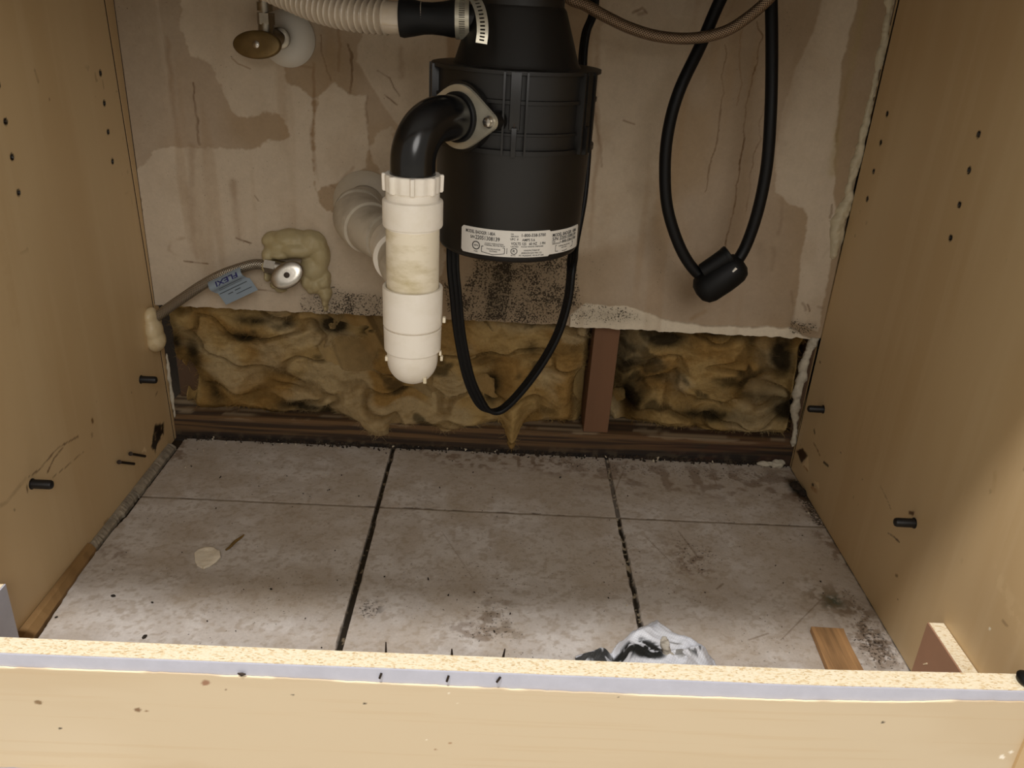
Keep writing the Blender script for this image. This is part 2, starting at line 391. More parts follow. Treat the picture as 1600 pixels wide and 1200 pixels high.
def gridmesh(name, pos, col, m, parent=None, skirt=None, smooth=True, keep=None, struct=False, alpha=None):
    """pos: (r,c,3) array; col: (r,c,3) linear; skirt: offset vector to give thickness"""
    r, c = pos.shape[:2]; v = pos.reshape(-1, 3); idx = np.arange(r * c).reshape(r, c)
    q = np.stack([idx[:-1, :-1], idx[:-1, 1:], idx[1:, 1:], idx[1:, :-1]], -1)
    if keep is not None: q = q[keep]
    q = q.reshape(-1, 4); cols = col.reshape(-1, 3)
    if skirt is not None:
        loop = list(idx[0, :]) + list(idx[1:, -1]) + list(idx[-1, :-1][::-1]) + list(idx[1:-1, 0][::-1])
        loop = np.array(loop); n0 = len(v); v2 = v[loop] + np.array(skirt); v = np.concatenate([v, v2]); cols = np.concatenate([cols, cols[loop]])
        k = np.arange(len(loop)); k2 = (k + 1) % len(loop)
        sq = np.stack([loop[k], n0 + k, n0 + k2, loop[k2]], -1)
        q = np.concatenate([q, sq])
    faces = q
    me = bpy.data.meshes.new(name)
    me.vertices.add(len(v)); me.vertices.foreach_set('co', v.astype(np.float32).ravel())
    nf = len(faces); me.loops.add(nf * 4); me.loops.foreach_set('vertex_index', faces.astype(np.int32).ravel())
    me.polygons.add(nf); me.polygons.foreach_set('loop_start', np.arange(nf, dtype=np.int32) * 4)
    me.polygons.foreach_set('loop_total', np.full(nf, 4, np.int32))
    me.update(calc_edges=True)
    if skirt is not None:   # back cap
        bm = bmesh.new(); bm.from_mesh(me); bm.verts.ensure_lookup_table()
        try: bm.faces.new([bm.verts[n0 + i] for i in range(len(loop))])
        except Exception: pass
        bmesh.ops.recalc_face_normals(bm, faces=bm.faces[:]); bm.to_mesh(me); bm.free()
    at = me.color_attributes.new('Col', 'FLOAT_COLOR', 'POINT')
    ca = np.ones((len(me.vertices), 4), np.float32); ca[:, 3] = 0; ca[:len(cols), :3] = cols
    if alpha is not None: ca[:alpha.size, 3] = alpha.ravel()
    at.data.foreach_set('color', ca.ravel())
    if smooth:
        for p in me.polygons: p.use_smooth = True
        me.set_sharp_from_angle(angle=math.radians(50))
    return link(name, me, m, parent)
def lin(r, g, b): return np.array(srgb(r, g, b)[:3])
def mixc(c, k, m): return c * (1 - m[..., None]) + np.array(k) * m[..., None]

# ================================================================== SETTING
# ---- drywall at the back, cut off along its lower edge
def build_drywall():
    nx, nz = 760, 560
    xs = np.linspace(XL + 0.0005, XR - 0.0005, nx); zs = np.concatenate([np.linspace(ZD, 0.63, nz - 20), np.linspace(0.635, 0.80, 20)])
    X, Z = np.meshgrid(xs, zs)
    def W(pts): return [(P(a, b, y=YD).x, P(a, b, y=YD).z) for a, b in pts]
    big = fbm(X * 9, Z * 7, 3); fine = fbm(X * 90, Z * 90, 9); mid = fbm(X * 30, Z * 22, 21)
    jit = (fbm(X * 60, Z * 60, 33) - .5) * 0.012 + (fbm(X * 220, Z * 220, 41, 2) - .5) * 0.004
    jit0 = (fbm(X * 25, Z * 25, 35) - .5) * 0.006
    tan = lin(158, 137, 110); light = lin(191, 176, 155); grey = lin(168, 153, 133)
    col = np.zeros(X.shape + (3,)) + tan
    col = mixc(col, lin(168, 150, 128), sm(.4, .7, big))
    h = np.zeros(X.shape)
    def patch(pts, c, a=0.9, soft=0.0015, rough=1.0, up=0.0005, var=0.25):
        nonlocal col, h
        sd = polysd(X, Z, W(pts)) + jit * rough + jit0 * (rough < 1) * .5
        m = 1 - sm(-soft, soft, sd)
        col = mixc(col, c * (0.94 + 0.12 * 0.5), m * a * (1 - var * sm(.45, .75, mid)))
        h = h + m * up
    # greyer upper left
    patch([(175, 0), (285, 0), (290, 60), (265, 120), (250, 240), (215, 262), (180, 100)], grey, 0.6, 0.02)
    patch([(280, -60), (284, 30), (290, 68), (300, 86), (320, 90), (338, 108), (345, 145), (352, 158), (368, 178), (392, 182), (410, 176), (436, 179), (455, 214), (470, 190), (487, 156), (470, 140), (450, 126), (446, 104), (436, 96), (480, 60), (470, -60)], light, 0.95)
    patch([(214, 262), (236, 240), (262, 230), (300, 228), (345, 231), (386, 234), (424, 221), (452, 214), (462, 198), (487, 156), (489, 230), (490, 290), (510, 330), (640, 330), (700, 400), (640, 520), (240, 500)], light, 0.95)
    patch([(492, 154), (500, 139), (522, 132), (536, 140), (545, 150), (572, 150), (572, 195), (577, 225), (570, 262), (530, 285), (495, 300), (489, 250)], light, 0.92)
    patch([(572, 40), (700, 40), (700, 200), (640, 220), (612, 182), (590, 150), (570, 118), (556, 96), (560, 70)], light, 0.85, rough=.4)
    patch([(588, 208), (610, 200), (640, 300), (600, 300), (578, 232)], light, 0.7)
    patch([(940, -40), (1125, -40), (1100, 60), (1060, 130), (1035, 220), (1028, 330), (1000, 372), (950, 380), (900, 400), (880, 300), (925, 120)], light, 0.75, 0.012)
    patch([(700, 380), (1030, 340), (1060, 420), (1000, 470), (960, 480), (700, 500)], grey, 0.35, 0.02)
    patch([(1292, -60), (1285, 0), (1270, 55), (1243, 112), (1234, 140), (1222, 180), (1213, 230), (1210, 300), (1235, 318), (1256, 324), (1262, 340), (1252, 400), (1246, 450), (1238, 502), (1278, 518), (1292, 440), (1306, 350), (1302, 260), (1312, 120), (1340, 0), (1345, -60)], light, 0.95, rough=.5)
    patch([(1045, -40), (1075, -40), (1070, 20), (1080, 28), (1060, 30), (1040, 15)], light, 0.6)
    patch([(1150, 0), (1290, 0), (1200, 300), (1240, 330), (1240, 500), (1060, 490), (1100, 300)], lin(158, 140, 118), 0.6, 0.02)
    # bright curled flap at the lower edge
    fl = polysd(X, Z, W([(890, 492), (915, 474), (975, 478), (1010, 490), (1050, 500), (1110, 508), (1235, 512), (1270, 530), (890, 530)])) + jit * .5
    mf = 1 - sm(-.001, .001, fl); col = mixc(col, lin(214, 202, 180), mf * .9)
    # streaks, drips and cracks
    def stroke(pts, w, c, a, ns=1.0):
        nonlocal col
        wp = W(pts)
        JX = X + (fbm(X * 70, Z * 70, 61, 3) - .5) * 0.006 * ns
        d = segdist(JX, Z, wp)
        m = (1 - sm(w * .4, w, d)) * a * (0.45 + 0.55 * sm(.3, .65, fbm(X * 130, Z * 25, 71, 3)))
        if w > .0021: m = (1 - sm(0, w * 1.25, d)) * a * .62 * (0.4 + 0.6 * sm(.3, .65, fbm(X * 90, Z * 12, 71, 3)))
        col = mixc(col, c, m)
    rust = lin(128, 98, 66); brown = lin(96, 70, 44)
    for pts, wd, c, a in [
        ([(300, 230), (298, 300), (305, 400)], .006, rust, .45), ([(365, 285), (370, 330), (376, 372)], .007, rust, .7),
        ([(262, 60), (266, 130), (280, 226)], .004, rust, .55), ([(302, 130), (306, 180), (312, 226)], .002, brown, .7),
        ([(455, 40), (450, 100), (488, 106), (494, 130), (490, 160), (491, 230), (496, 280)], .0022, rust, .55),
        ([(489, 100), (492, 150), (488, 220), (492, 270)], .003, rust, .7), ([(500, 55), (505, 90), (515, 125)], .0016, brown, .6),
        ([(530, 40), (533, 70), (528, 110)], .0026, rust, .7), ([(545, 70), (550, 110), (548, 145)], .002, brown, .7),
        ([(573, 150), (574, 200), (577, 250)], .0015, brown, .4), ([(625, 75), (628, 120)], .005, rust, .45),
        ([(590, 110), (610, 122), (624, 150)], .0011, brown, .7), ([(600, 148), (622, 164)], .0011, brown, .8),
        ([(1182, 34), (1184, 44), (1190, 55), (1186, 72), (1184, 90), (1178, 105), (1174, 135), (1168, 158), (1164, 190), (1161, 225), (1156, 245), (1152, 280), (1147, 320), (1140, 360), (1135, 372), (1134, 388)], .0013, brown, .95),
        ([(1132, 70), (1136, 90), (1125, 120), (1130, 145), (1125, 185), (1122, 220), (1112, 245), (1106, 275), (1102, 300)], .0012, brown, .6),
        ([(1160, 45), (1155, 100), (1158, 130), (1150, 165)], .0012, rust, .5), ([(1194, 165), (1185, 195), (1188, 220), (1178, 240), (1172, 280), (1165, 330)], .0011, brown, .5),
        ([(1155, -20), (1142, 10), (1136, 25)], .003, rust, .6),
        ([(1352, 0), (1338, 60), (1322, 130), (1310, 200), (1300, 270)], .008, lin(158, 140, 98), .7), ([(1325, 110), (1316, 170), (1306, 220)], .003, lin(120, 96, 56), .6),
        ([(1222, 310), (1222, 340), (1215, 365)], .004, brown, .35), ([(1190, 385), (1192, 430)], .009, lin(120, 104, 84), .5), ([(1208, 388), (1206, 420)], .005, lin(116, 98, 76), .5),
        ([(938, 30), (934, 100), (930, 160), (935, 230), (928, 300), (922, 380)], .004, rust, .6), ([(925, 140), (932, 200), (940, 260)], .002, brown, .4),
        ([(288, 408), (305, 410), (325, 412)], .0016, brown, .7), ([(370, 372), (392, 380)], .0015, brown, .85), ([(395, 305), (402, 314)], .0009, brown, .7),
        ([(380, 450), (420, 454), (440, 458)], .0016, brown, .5), ([(362, 90), (372, 100), (392, 108)], .0009, rust, .7),
        ([(268, 378), (266, 390), (275, 398)], .003, rust, .5), ([(278, 374), (290, 372)], .003, rust, .5), ([(530, 285), (545, 270), (552, 262)], .003, rust, .6), ([(516, 290), (530, 298)], .0025, brown, .5),
        ([(975, 188), (992, 194)], .0014, brown, .5), ([(988, 20), (1002, 12), (1010, 20)], .002, brown, .6), ([(996, 22), (1006, 20)], .003, brown, .7),
        ([(1080, 498), (1100, 486)], .004, lin(140, 112, 74), .7), ([(1255, 474), (1258, 484)], .003, brown, .7), ([(1262, 476), (1266, 486)], .002, brown, .7), ([(1278, 479), (1285, 481)], .0025, brown, .6),
        ([(1236, 455), (1240, 480), (1238, 512)], .003, brown, .5), ([(1292, 388), (1286, 400)], .003, rust, .4), ([(1300, 320), (1296, 340)], .002, brown, .5)]:
        stroke(pts, wd, c, a)
    # faint warm staining that runs down the sheet
    col = mixc(col, lin(150, 122, 88), sm(.62, .8, fbm(X * 40, Z * 3, 77, 3)) * .28)
    # mould along the cut edge
    den = np.zeros(X.shape)
    def mould(pts, soft, dens, c=lin(44, 36, 26)):
        nonlocal col, den
        sd = polysd(X, Z, W(pts)); m = 1 - sm(-soft, soft, sd)
        den = np.maximum(den, sm(0, .7, m) * dens * (0.55 + .7 * fbm(X * 70, Z * 70, 95, 3)))
        col = mixc(col, lin(104, 92, 72), m * .75 * dens * (.6 + .6 * fbm(X * 60, Z * 18, 99, 3)))
    mould([(470, 462), (500, 440), (540, 456), (600, 462), (600, 500), (470, 492)], .012, .62)
    mould([(745, 400), (800, 396), (900, 400), (905, 470), (880, 505), (720, 505), (712, 480)], .014, .62)
    mould([(770, 420), (800, 400), (800, 450), (790, 500), (755, 500)], .008, .85)
    mould([(880, 470), (980, 482), (1010, 500), (900, 505)], .012, .5)
    mould([(895, 395), (950, 400), (940, 440), (890, 440)], .015, .25)
    mould([(690, 440), (720, 450), (720, 490), (700, 490)], .008, .6)
    mould([(1235, 500), (1275, 505), (1275, 520), (1230, 520)], .006, .5)
    # dust specks
    spk = sm(.83, .87, vnoise(X * 210, Z * 210, 7)) * sm(.55, .7, fbm(X * 20, Z * 20, 8))
    den = np.maximum(den, .10 + .10 * sm(.5, .7, fbm(X * 20, Z * 20, 8)))
    col = col * (0.95 + 0.10 * fine[..., None])
    Y = YD - h - (fbm(X * 12, Z * 10, 55) - .5) * 0.0012
    zt = (Z - ZD)
    Y = Y - sm(0.03, 0, zt) * mf * 0.006
    edge = (fbm(X * 120, X * 0, 5, 3) - .5) * 0.004
    Zb = Z + edge * sm(0.012, 0, zt)
    pos = np.stack([X, Y, Zb], -1)
    o = gridmesh('wall_back', pos, col, M['drywall'], skirt=(0, 0.0127, 0), alpha=den)
    tag(o, kind='structure')
build_drywall()

# ---- tile floor
GY = P(600, 792, z=0).y; GY = -0.1574
def build_floor():
    nx, ny = 740, 470
    xs = np.linspace(-0.345, 0.60, nx); ys = np.linspace(-0.579, 0.004, ny)
    X, Y = np.meshgrid(xs, ys)
    def W(pts): return [(P(a, b, z=0).x, P(a, b, z=0).y) for a, b in pts]
    big = fbm(X * 12, Y * 12, 3); mid = fbm(X * 45, Y * 60, 9, 5); fine = fbm(X * 200, Y * 230, 15, 4)
    col = np.zeros(X.shape + (3,)) + lin(190, 182, 174)
    col = mixc(col, lin(204, 198, 192), sm(.40, .62, mid) * .8)
    col = mixc(col, lin(178, 167, 153), sm(.50, .72, big) * .5)
    col = mixc(col, lin(160, 146, 130), sm(.52, .70, fine) * .55)
    # dirt: browner towards the wall and to the right
    dirt = sm(.40, .75, fbm(X * 18, Y * 18, 31) + .25 * sm(-.25, .02, Y) * (1) + .12 * sm(.1, .55, X))
    col = mixc(col, lin(166, 150, 130), dirt * .45)
    def blot(pts, soft, c, a, thr=(.45, .62), sc=150):
        nonlocal col
        m = 1 - sm(-soft, soft, polysd(X, Y, W(pts)))
        col = mixc(col, c, m * a * sm(thr[0], thr[1], fbm(X * sc, Y * sc, 47, 4)))
    blk = lin(30, 24, 18); brn = lin(100, 72, 42)
    blot([(1225, 748), (1262, 748), (1275, 790), (1240, 775)], .008, blk, .95, (.25, .45))
    blot([(1235, 770), (1290, 790), (1300, 830), (1270, 815)], .010, brn, .7)
    blot([(1270, 830), (1310, 840), (1330, 890), (1300, 870)], .010, brn, .6)
    blot([(1320, 930), (1370, 960), (1415, 1040), (1370, 1050), (1330, 1000), (1300, 960)], .016, lin(118, 98, 76), .75, (.42, .58), 170)
    blot([(1340, 970), (1390, 1000), (1400, 1030), (1350, 1010)], .010, lin(70, 56, 42), .7, (.5, .6), 240)
    blot([(1285, 930), (1312, 930), (1318, 948), (1290, 948)], .008, lin(56, 74, 62), .9, (.3, .5))
    blot([(1260, 905), (1320, 920), (1320, 960), (1260, 940)], .012, lin(110, 92, 64), .6)
    blot([(1040, 840), (1120, 870), (1110, 900), (1060, 900)], .02, brn, .55, (.5, .65))
    blot([(700, 960), (770, 960), (770, 1010), (700, 1010)], .015, brn, .5, (.48, .62), 90)
    blot([(740, 935), (800, 935), (820, 1000), (760, 1000)], .015, lin(110, 92, 70), .5, (.48, .62), 90)
    blot([(560, 940), (600, 940), (600, 965), (560, 965)], .008, blk, .5, (.52, .62), 200)
    blot([(640, 700), (900, 712), (880, 740), (700, 730)], .02, brn, .6, (.5, .65))
    blot([(830, 712), (1240, 730), (1260, 790), (960, 770), (850, 740)], .03, brn, .5, (.45, .65), 70)
    blot([(250, 690), (290, 690), (290, 720), (250, 720)], .008, brn, .6, (.4, .6))
    blot([(150, 840), (200, 860), (190, 890), (160, 870)], .008, brn, .5, (.4, .6))
    # scratches
    for pts, wd in [([(1290, 930), (1220, 1000)], .0006), ([(1060, 830), (1090, 870)], .0008), ([(1100, 700), (1120, 760)], .0006), ([(690, 830), (740, 905)], .0004),
                    ([(1010, 840), (1050, 880)], .0006), ([(1170, 1000), (1200, 990)], .0008), ([(960, 770), (980, 720)], .0007), ([(1120, 920), (1130, 912)], .001)]:
        d = segdist(X, Y, W(pts)); col = mixc(col, lin(112, 92, 70), (1 - sm(wd * .5, wd * 1.6, d)) * .6)
    den = .12 + .16 * sm(.4, .7, fbm(X * 14, Y * 14, 4) + .1 * sm(.1, .5, X))
    for pts, k, sf in [([(1330, 950), (1380, 975), (1425, 1050), (1360, 1050), (1320, 1000)], .52, .02), ([(1300, 900), (1340, 930), (1380, 980), (1340, 975)], .5, .014), ([(730, 935), (800, 935), (830, 1010), (700, 1020)], .40, .02),
                       ([(1040, 830), (1130, 860), (1110, 905), (1060, 900)], .42, .015), ([(780, 705), (960, 715), (1240, 735), (1200, 760), (900, 740)], .42, .02), ([(1225, 745), (1270, 750), (1310, 830), (1270, 820)], .7, .008), ([(560, 930), (600, 940), (590, 970), (555, 965)], .5, .008)]:
        den = np.maximum(den, (1 - sm(-sf, sf, polysd(X, Y, W(pts)))) * k)
    # grout joints: recessed lines
    wob = (fbm(X * 0 + 3, Y * 60, 5, 3) - .5) * 0.0016
    g1 = np.abs(X - 0.000 - wob - (-0.0012)); g2 = np.abs(X - G - wob * 1.6)
    w1 = 0.0022 + 0.0008 * sm(-.15, -.3, Y); w2 = 0.0018 + 0.0006 * vnoise(Y * 90, X * 0, 5)
    m1 = 1 - sm(w1, w1 + .0009, g1)
    m2 = 1 - sm(w2, w2 + .0009, g2); m2 = m2 * np.where(Y > GY, .7, 1)
    wob2 = (fbm(X * 50, Y * 0, 6, 3) - .5) * 0.0010
    g3 = np.abs(Y - GY - wob2); m3 = 1 - sm(.0011, .0020, g3)
    gn = fbm(X * 200, Y * 200, 51, 2)
    col = mixc(col, lin(140, 128, 112), m3 * .9); 
    joint_shade = 1 - sm(.0006, .0012, np.abs(Y - GY - wob2 - .0012)); col = mixc(col, lin(70, 56, 42), joint_shade * (.35 + .6 * sm(.5, .6, fbm(X * 60, Y * 60, 23, 2))))  # thin dark line painted beside the cross joint as its shadow
    gc = mixc(np.zeros(X.shape + (3,)) + lin(38, 32, 24), lin(120, 106, 86), sm(.66, .72, gn) * .9)
    gc2 = mixc(np.zeros(X.shape + (3,)) + lin(42, 36, 28), lin(170, 156, 132), sm(.60, .68, gn) * .9)
    col = col * (1 - m1[..., None]) + gc * m1[..., None]; col = col * (1 - m2[..., None]) + gc2 * m2[..., None]
    # left cut edge of the tiles
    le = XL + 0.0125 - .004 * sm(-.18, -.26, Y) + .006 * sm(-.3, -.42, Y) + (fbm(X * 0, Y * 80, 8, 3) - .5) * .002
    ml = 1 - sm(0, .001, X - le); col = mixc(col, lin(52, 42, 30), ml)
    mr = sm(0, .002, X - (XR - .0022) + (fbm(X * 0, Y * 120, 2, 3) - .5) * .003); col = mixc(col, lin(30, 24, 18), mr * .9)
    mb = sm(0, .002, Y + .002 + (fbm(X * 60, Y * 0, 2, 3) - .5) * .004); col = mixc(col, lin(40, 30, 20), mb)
    Z = -0.0035 * np.maximum(np.maximum(m1, m2), ml) - 0.0008 * m3 - 0.002 * mb + (mid - .5) * .0004
    o = gridmesh('floor', np.stack([X, Y, Z], -1), col, M['tile'], skirt=(0, 0, -0.01), alpha=den * (1 - np.maximum(m1, m2)))
    tag(o, kind='structure')
build_floor()
bm = bmesh.new(); box(bm, (-1.6, -2.6, -0.02), (2.0, -0.5795, 0.0)); o = bobj('floor_kitchen', bm, M['kfloor']); tag(o, kind='structure')

# ---- inside of the wall: rear sheathing
bm = bmesh.new(); box(bm, (-0.40, 0.092, -0.01), (0.66, 0.104, 0.80)); o = bobj('wall_rear', bm, M['dark']); tag(o, kind='structure')

# ================================================================== TIMBER AND INSULATION IN THE WALL
def timber(name, x0, x1, z0, z1, y0, y1, colf, m, label, cat, n=260, k=36):
    xs = np.linspace(x0, x1, n); zs = np.linspace(z0, z1, k)
    X, Z = np.meshgrid(xs, zs); 
    Y = y0 + 0 * X; c, h = colf(X, Z)
    # front face wraps over the top as extra rows
    zt = np.linspace(0, 1, 14)[1:]
    XT, T = np.meshgrid(xs, zt); YT = y0 + (y1 - y0) * T; ZT = z1 + 0 * XT
    ct, ht = colf(XT, z1 + (y1 - y0) * T)
    pos = np.concatenate([np.stack([X, Y - h, Z], -1), np.stack([XT, YT, ZT + ht], -1)], 0)
    col = np.concatenate([c, ct], 0)
    o = gridmesh(name, pos, col, m, skirt=None)
    # close the body behind
    bm = bmesh.new(); bm.from_mesh(o.data)
    box(bm, (x0 + .0002, y0 + .001, z0), (x1 - .0002, y1, z1 - .001)); bm.to_mesh(o.data); bm.free()
    base(o); return tag(o, label, cat)
def sillc(X, Z):
    gr = fbm(X * 5, Z * 300 + fbm(X * 3, Z * 6, 4, 2) * 5, 13, 3)
    col = np.zeros(X.shape + (3,)) + lin(100, 74, 44)
    col = mixc(col, lin(52, 36, 20), sm(.38, .62, gr))
    foot_dark = sm(.026, .004, Z + .006 * fbm(X * 30, Z * 30, 6, 3)) ; col = mixc(col, lin(22, 14, 8), np.clip(foot_dark * 1.0 + .5 * sm(.2, .5, X) * sm(.034, .02, Z), 0, 1) * .92)  # darker towards the bottom, more so on the right
    col = mixc(col, lin(72, 38, 18), sm(.25, .5, X) * sm(.5, .6, fbm(X * 20, Z * 90, 3)) * .35)
    ash = sm(.5, .6, fbm(X * 22, Z * 160, 44, 4)) * sm(.028, .042, Z); col = mixc(col, lin(150, 132, 106), ash * .7)
    mold = sm(.55, .62, fbm(X * 110, Z * 110, 45, 3)) * sm(.02, .0, Z); col = mixc(col, lin(120, 104, 80), mold * .25)
    return col, (gr - .5) * .0008 + 0.0005
timber('sill_plate', -0.3295, 0.5915, -0.004, 0.038, 0.0, 0.0895, sillc, M['sill'],
       'dark timber plate lying along the floor at the foot of the opened wall', 'timber plate')
bm = bmesh.new()
tp = P(950, 512, y=0.002); 
sx0, sx1 = 0.2705, 0.3085
vs = [(sx0 + .001, 0.0385), (sx1 - .001, 0.0385), (sx1, 0.30), (sx1, .79), (sx0, .79), (sx0, 0.30)]
prism(bm, [(P(912, 664, y=.004).x, .0385), (P(950, 668, y=.004).x, .0385), (P(969, 515, y=.004).x, .21), (P(969, 515, y=.004).x, .79), (P(930, 512, y=.004).x, .79), (P(930, 512, y=.004).x, .21)], 'y', .002, .0895, .0012)
o = base(bobj('wall_stud', bm, M['stud'])); tag(o, 'short reddish timber stud showing between the two insulation bays', 'wall stud')
bm = bmesh.new(); prism(bm, [(-.3235, .0385), (-.286, .0385), (-.286, .79), (-.3235, .79)], 'y', .055, .0895, .001)
o = base(bobj('wall_stud', bm, M['stud_dark'])); tag(o, 'dark timber stud in the far left corner behind the insulation', 'wall stud')
bm = bmesh.new(); prism(bm, [(.5780, .0385), (.5915, .0385), (.5915, .79), (.5780, .79)], 'y', .030, .0895, .001)
o = base(bobj('wall_stud', bm, M['stud_dark'])); tag(o, 'dark timber stud at the far right corner beside the right-hand insulation', 'wall stud')

def insulation(name, x0, x1, z0, z1, seed, label, dark, hang, gaps):
    nx = int((x1 - x0) / 0.0016); nz = 130
    xs = np.linspace(x0, x1, nx); zs = np.linspace(z0, z1, nz); X, Z = np.meshgrid(xs, zs)
    wx = (fbm(X * 16, Z * 16, seed + 3, 2) - .5) * .045; wz = (fbm(X * 16, Z * 16, seed + 8, 2) - .5) * .045
    Z0 = Z.copy(); big = fbm((X + wx) * 17, (Z + wz) * 24, seed, 2)
    rid = np.abs(fbm((X + wx) * 16, (Z + wz) * 30, seed + 5, 2) - .5) * 2      # 0 in the creases
    fine = fbm(X * 170 + Z * 30, Z * 170, seed + 9, 4); fib = fbm((X + wx) * 60, (Z + wz) * 260, seed + 19, 3)
    depth = .008 + .030 * (1 - big) + .007 * sm(.14, 0, rid) + .0028 * (fine - .5) + .004 * (fbm((X + wx) * 50, (Z + wz) * 60, seed + 90, 3) - .5)
    u = np.minimum(np.minimum((X - x0) / .004 if x0 < 0 else (X - x0) / .012, (x1 - X) / .012), 1); v = np.minimum((Z - z0) / .012, 1)
    depth = depth + .05 * (1 - np.sqrt(np.clip(u, 0, 1))) + .02 * (1 - np.sqrt(np.clip(v, 0, 1)))
    for (hx, hw, hz) in hang:      # tufts that sag out over the plate
        g = np.exp(-((X - hx) / hw) ** 2) * sm(z0 + .12, z0 + .005, Z)
        depth = depth - g * .030
        Z = Z - np.exp(-((X - hx) / hw) ** 2) * sm(z0 + .05, z0, Z) * hz
    for (gx, gz, rx, rz) in gaps:
        g = np.exp(-((X - gx) / rx) ** 2 - ((Z - gz) / rz) ** 2); depth = depth + g * .07
    Y = depth - 0.004; ZN = Z; Z = Z0
    yel = lin(166, 140, 92); amb = lin(142, 110, 62); pale = lin(172, 154, 118)
    col = np.zeros(X.shape + (3,)) + yel
    col = mixc(col, amb, sm(.4, .62, fbm((X + wx) * 16, (Z + wz) * 16, seed + 30, 4)) * .85)
    col = mixc(col, pale, sm(.5, .68, fbm((X - wx) * 13, (Z + wz) * 20, seed + 40, 3)) * .7)
    col = mixc(col, lin(104, 80, 44), sm(.16, .0, rid) * .6)  # creases painted darker, shade put into the wool colour
    col = mixc(col, lin(112, 84, 40), sm(.5, .75, fib) * .35)
    bl = fbm((X + wx) * 20, (Z + wz) * 24, seed + 50, 4)
    col = mixc(col, lin(40, 36, 26), sm(.66, .76, bl) * .7)
    for (dx, dz, rx, rz, a) in dark:
        g = np.exp(-((X + wx * .25 - dx) / rx) ** 2 - ((Z + wz * .25 - dz) / rz) ** 2) * (0.55 + .9 * fbm(X * 70, Z * 70, seed + 60, 3))
        col = mixc(col, lin(34, 29, 20), np.clip(g * 1.35 * a, 0, .95))
    top_dark = sm(z1 - .02, z1, Z) * sm(.4, .6, fbm(X * 40, Z * 40, seed + 70, 3)); col = mixc(col, lin(48, 40, 26), top_dark * .7)  # dark blotches towards the top edge
    Z = ZN
    o = gridmesh(name, np.stack([X, Y, Z], -1), col, M['insul'], skirt=(0, .0, 0))
    # loose fibres standing off the surface
    rg = np.random.default_rng(seed); nf = int(26000 * (x1 - x0))
    gi = rg.integers(1, nz - 1, nf); gj = rg.integers(1, nx - 1, nf)
    p0 = np.stack([X, Y, Z], -1)[gi, gj]; cc = col[gi, gj] * rg.uniform(.85, 1.25, (nf, 1))
    th = rg.uniform(0, 2 * PI, nf); ln_ = rg.uniform(.004, .013, nf)
    d = np.stack([np.cos(th), -rg.uniform(.15, .7, nf), np.sin(th) * .8], -1); d /= np.linalg.norm(d, axis=1)[:, None]
    sd_ = np.cross(d, np.array([0, 1, 0])); sd_ /= np.linalg.norm(sd_, axis=1)[:, None] + 1e-9
    wv = sd_ * .00011; mid = p0 + d * (ln_ * .55)[:, None]; bend = rg.normal(0, .0014, (nf, 3)); end = p0 + d * (ln_ * .9)[:, None] + bend + np.array([0, .0015, -.001])
    V = np.concatenate([p0 - wv, p0 + wv, mid + wv, mid - wv, end + wv * .5, end - wv * .5]); k = np.arange(nf)
    F = np.concatenate([np.stack([k, k + nf, k + 2 * nf, k + 3 * nf], -1), np.stack([k + 3 * nf, k + 2 * nf, k + 4 * nf, k + 5 * nf], -1)])
    fm = bpy.data.meshes.new('f'); fm.from_pydata(V.tolist(), [], F.tolist()); at = fm.color_attributes.new('Col', 'FLOAT_COLOR', 'POINT')
    fc = np.zeros((6 * nf, 4), np.float32); fc[:, :3] = np.tile(cc, (6, 1)); at.data.foreach_set('color', fc.ravel())
    # closed back
    bm = bmesh.new(); bm.from_mesh(o.data); bm.from_mesh(fm)
    box(bm, (x0 + .004, .0885, max(z0, .0385) + .002), (x1 - .004, .0905, z1 - .002)); bm.to_mesh(o.data); bm.free()
    base(o)
    o['kind'] = 'stuff'; return tag(o, label, 'insulation')
def wp(px, py, y=.02): q = P(px, py, y=y); return q.x, q.z
dk = []
for px, py, rx, rz, a in [(585, 515, 14, 12, 0), (380, 525, 26, 9, 1), (400, 500, 24, 8, .8), (450, 505, 10, 6, .8), (520, 505, 22, 14, 1.1), (575, 512, 10, 10, .7), (572, 548, 16, 10, 1), (300, 560, 14, 40, .7),
                          (335, 610, 14, 26, .6), (465, 585, 34, 6, .3), (270, 530, 10, 30, .7), (765, 605, 14, 26, .95), (755, 560, 20, 12, .5), (470, 632, 34, 8, .9), (500, 560, 8, 6, .5), (850, 500, 40, 9, .7), (835, 545, 14, 12, .5), (895, 545, 30, 12, .4)]:
    a0 = wp(px, py); dk.append((a0[0], a0[1], rx * .0010, rz * .0009, a))
insulation('insulation_batt', -0.3135, 0.2745, 0.036, 0.235, 3, 'mouldy yellow fibreglass wool in the long left bay behind the white drain pipe', dk,
           [(wp(590, 660)[0], .035, .022), (wp(800, 670)[0], .013, .030), (wp(690, 650)[0], .05, .006)],
           [(wp(905, 590)[0] + .004, .085, .010, .030), (-.302, .072, .011, .030)])
dk = []
for px, py, rx, rz, a in [(980, 560, 14, 50, .7), (985, 620, 22, 30, 1.0), (1040, 530, 40, 14, .9), (1130, 520, 60, 8, .6), (1225, 560, 20, 40, .9), (1150, 600, 30, 10, .5), (1230, 640, 30, 20, 1.1), (1110, 650, 60, 12, .8), (1190, 620, 40, 8, .6), (1180, 530, 8, 24, .6), (1030, 590, 30, 10, .5)]:
    a0 = wp(px, py); dk.append((a0[0], a0[1], rx * .00088, rz * .00088, a))
insulation('insulation_batt', 0.3095, 0.5775, 0.038, 0.235, 27, 'dark stained yellow fibreglass wool in the short right bay beyond the stud', dk, [], [(wp(975, 620)[0], .07, .012, .022)])

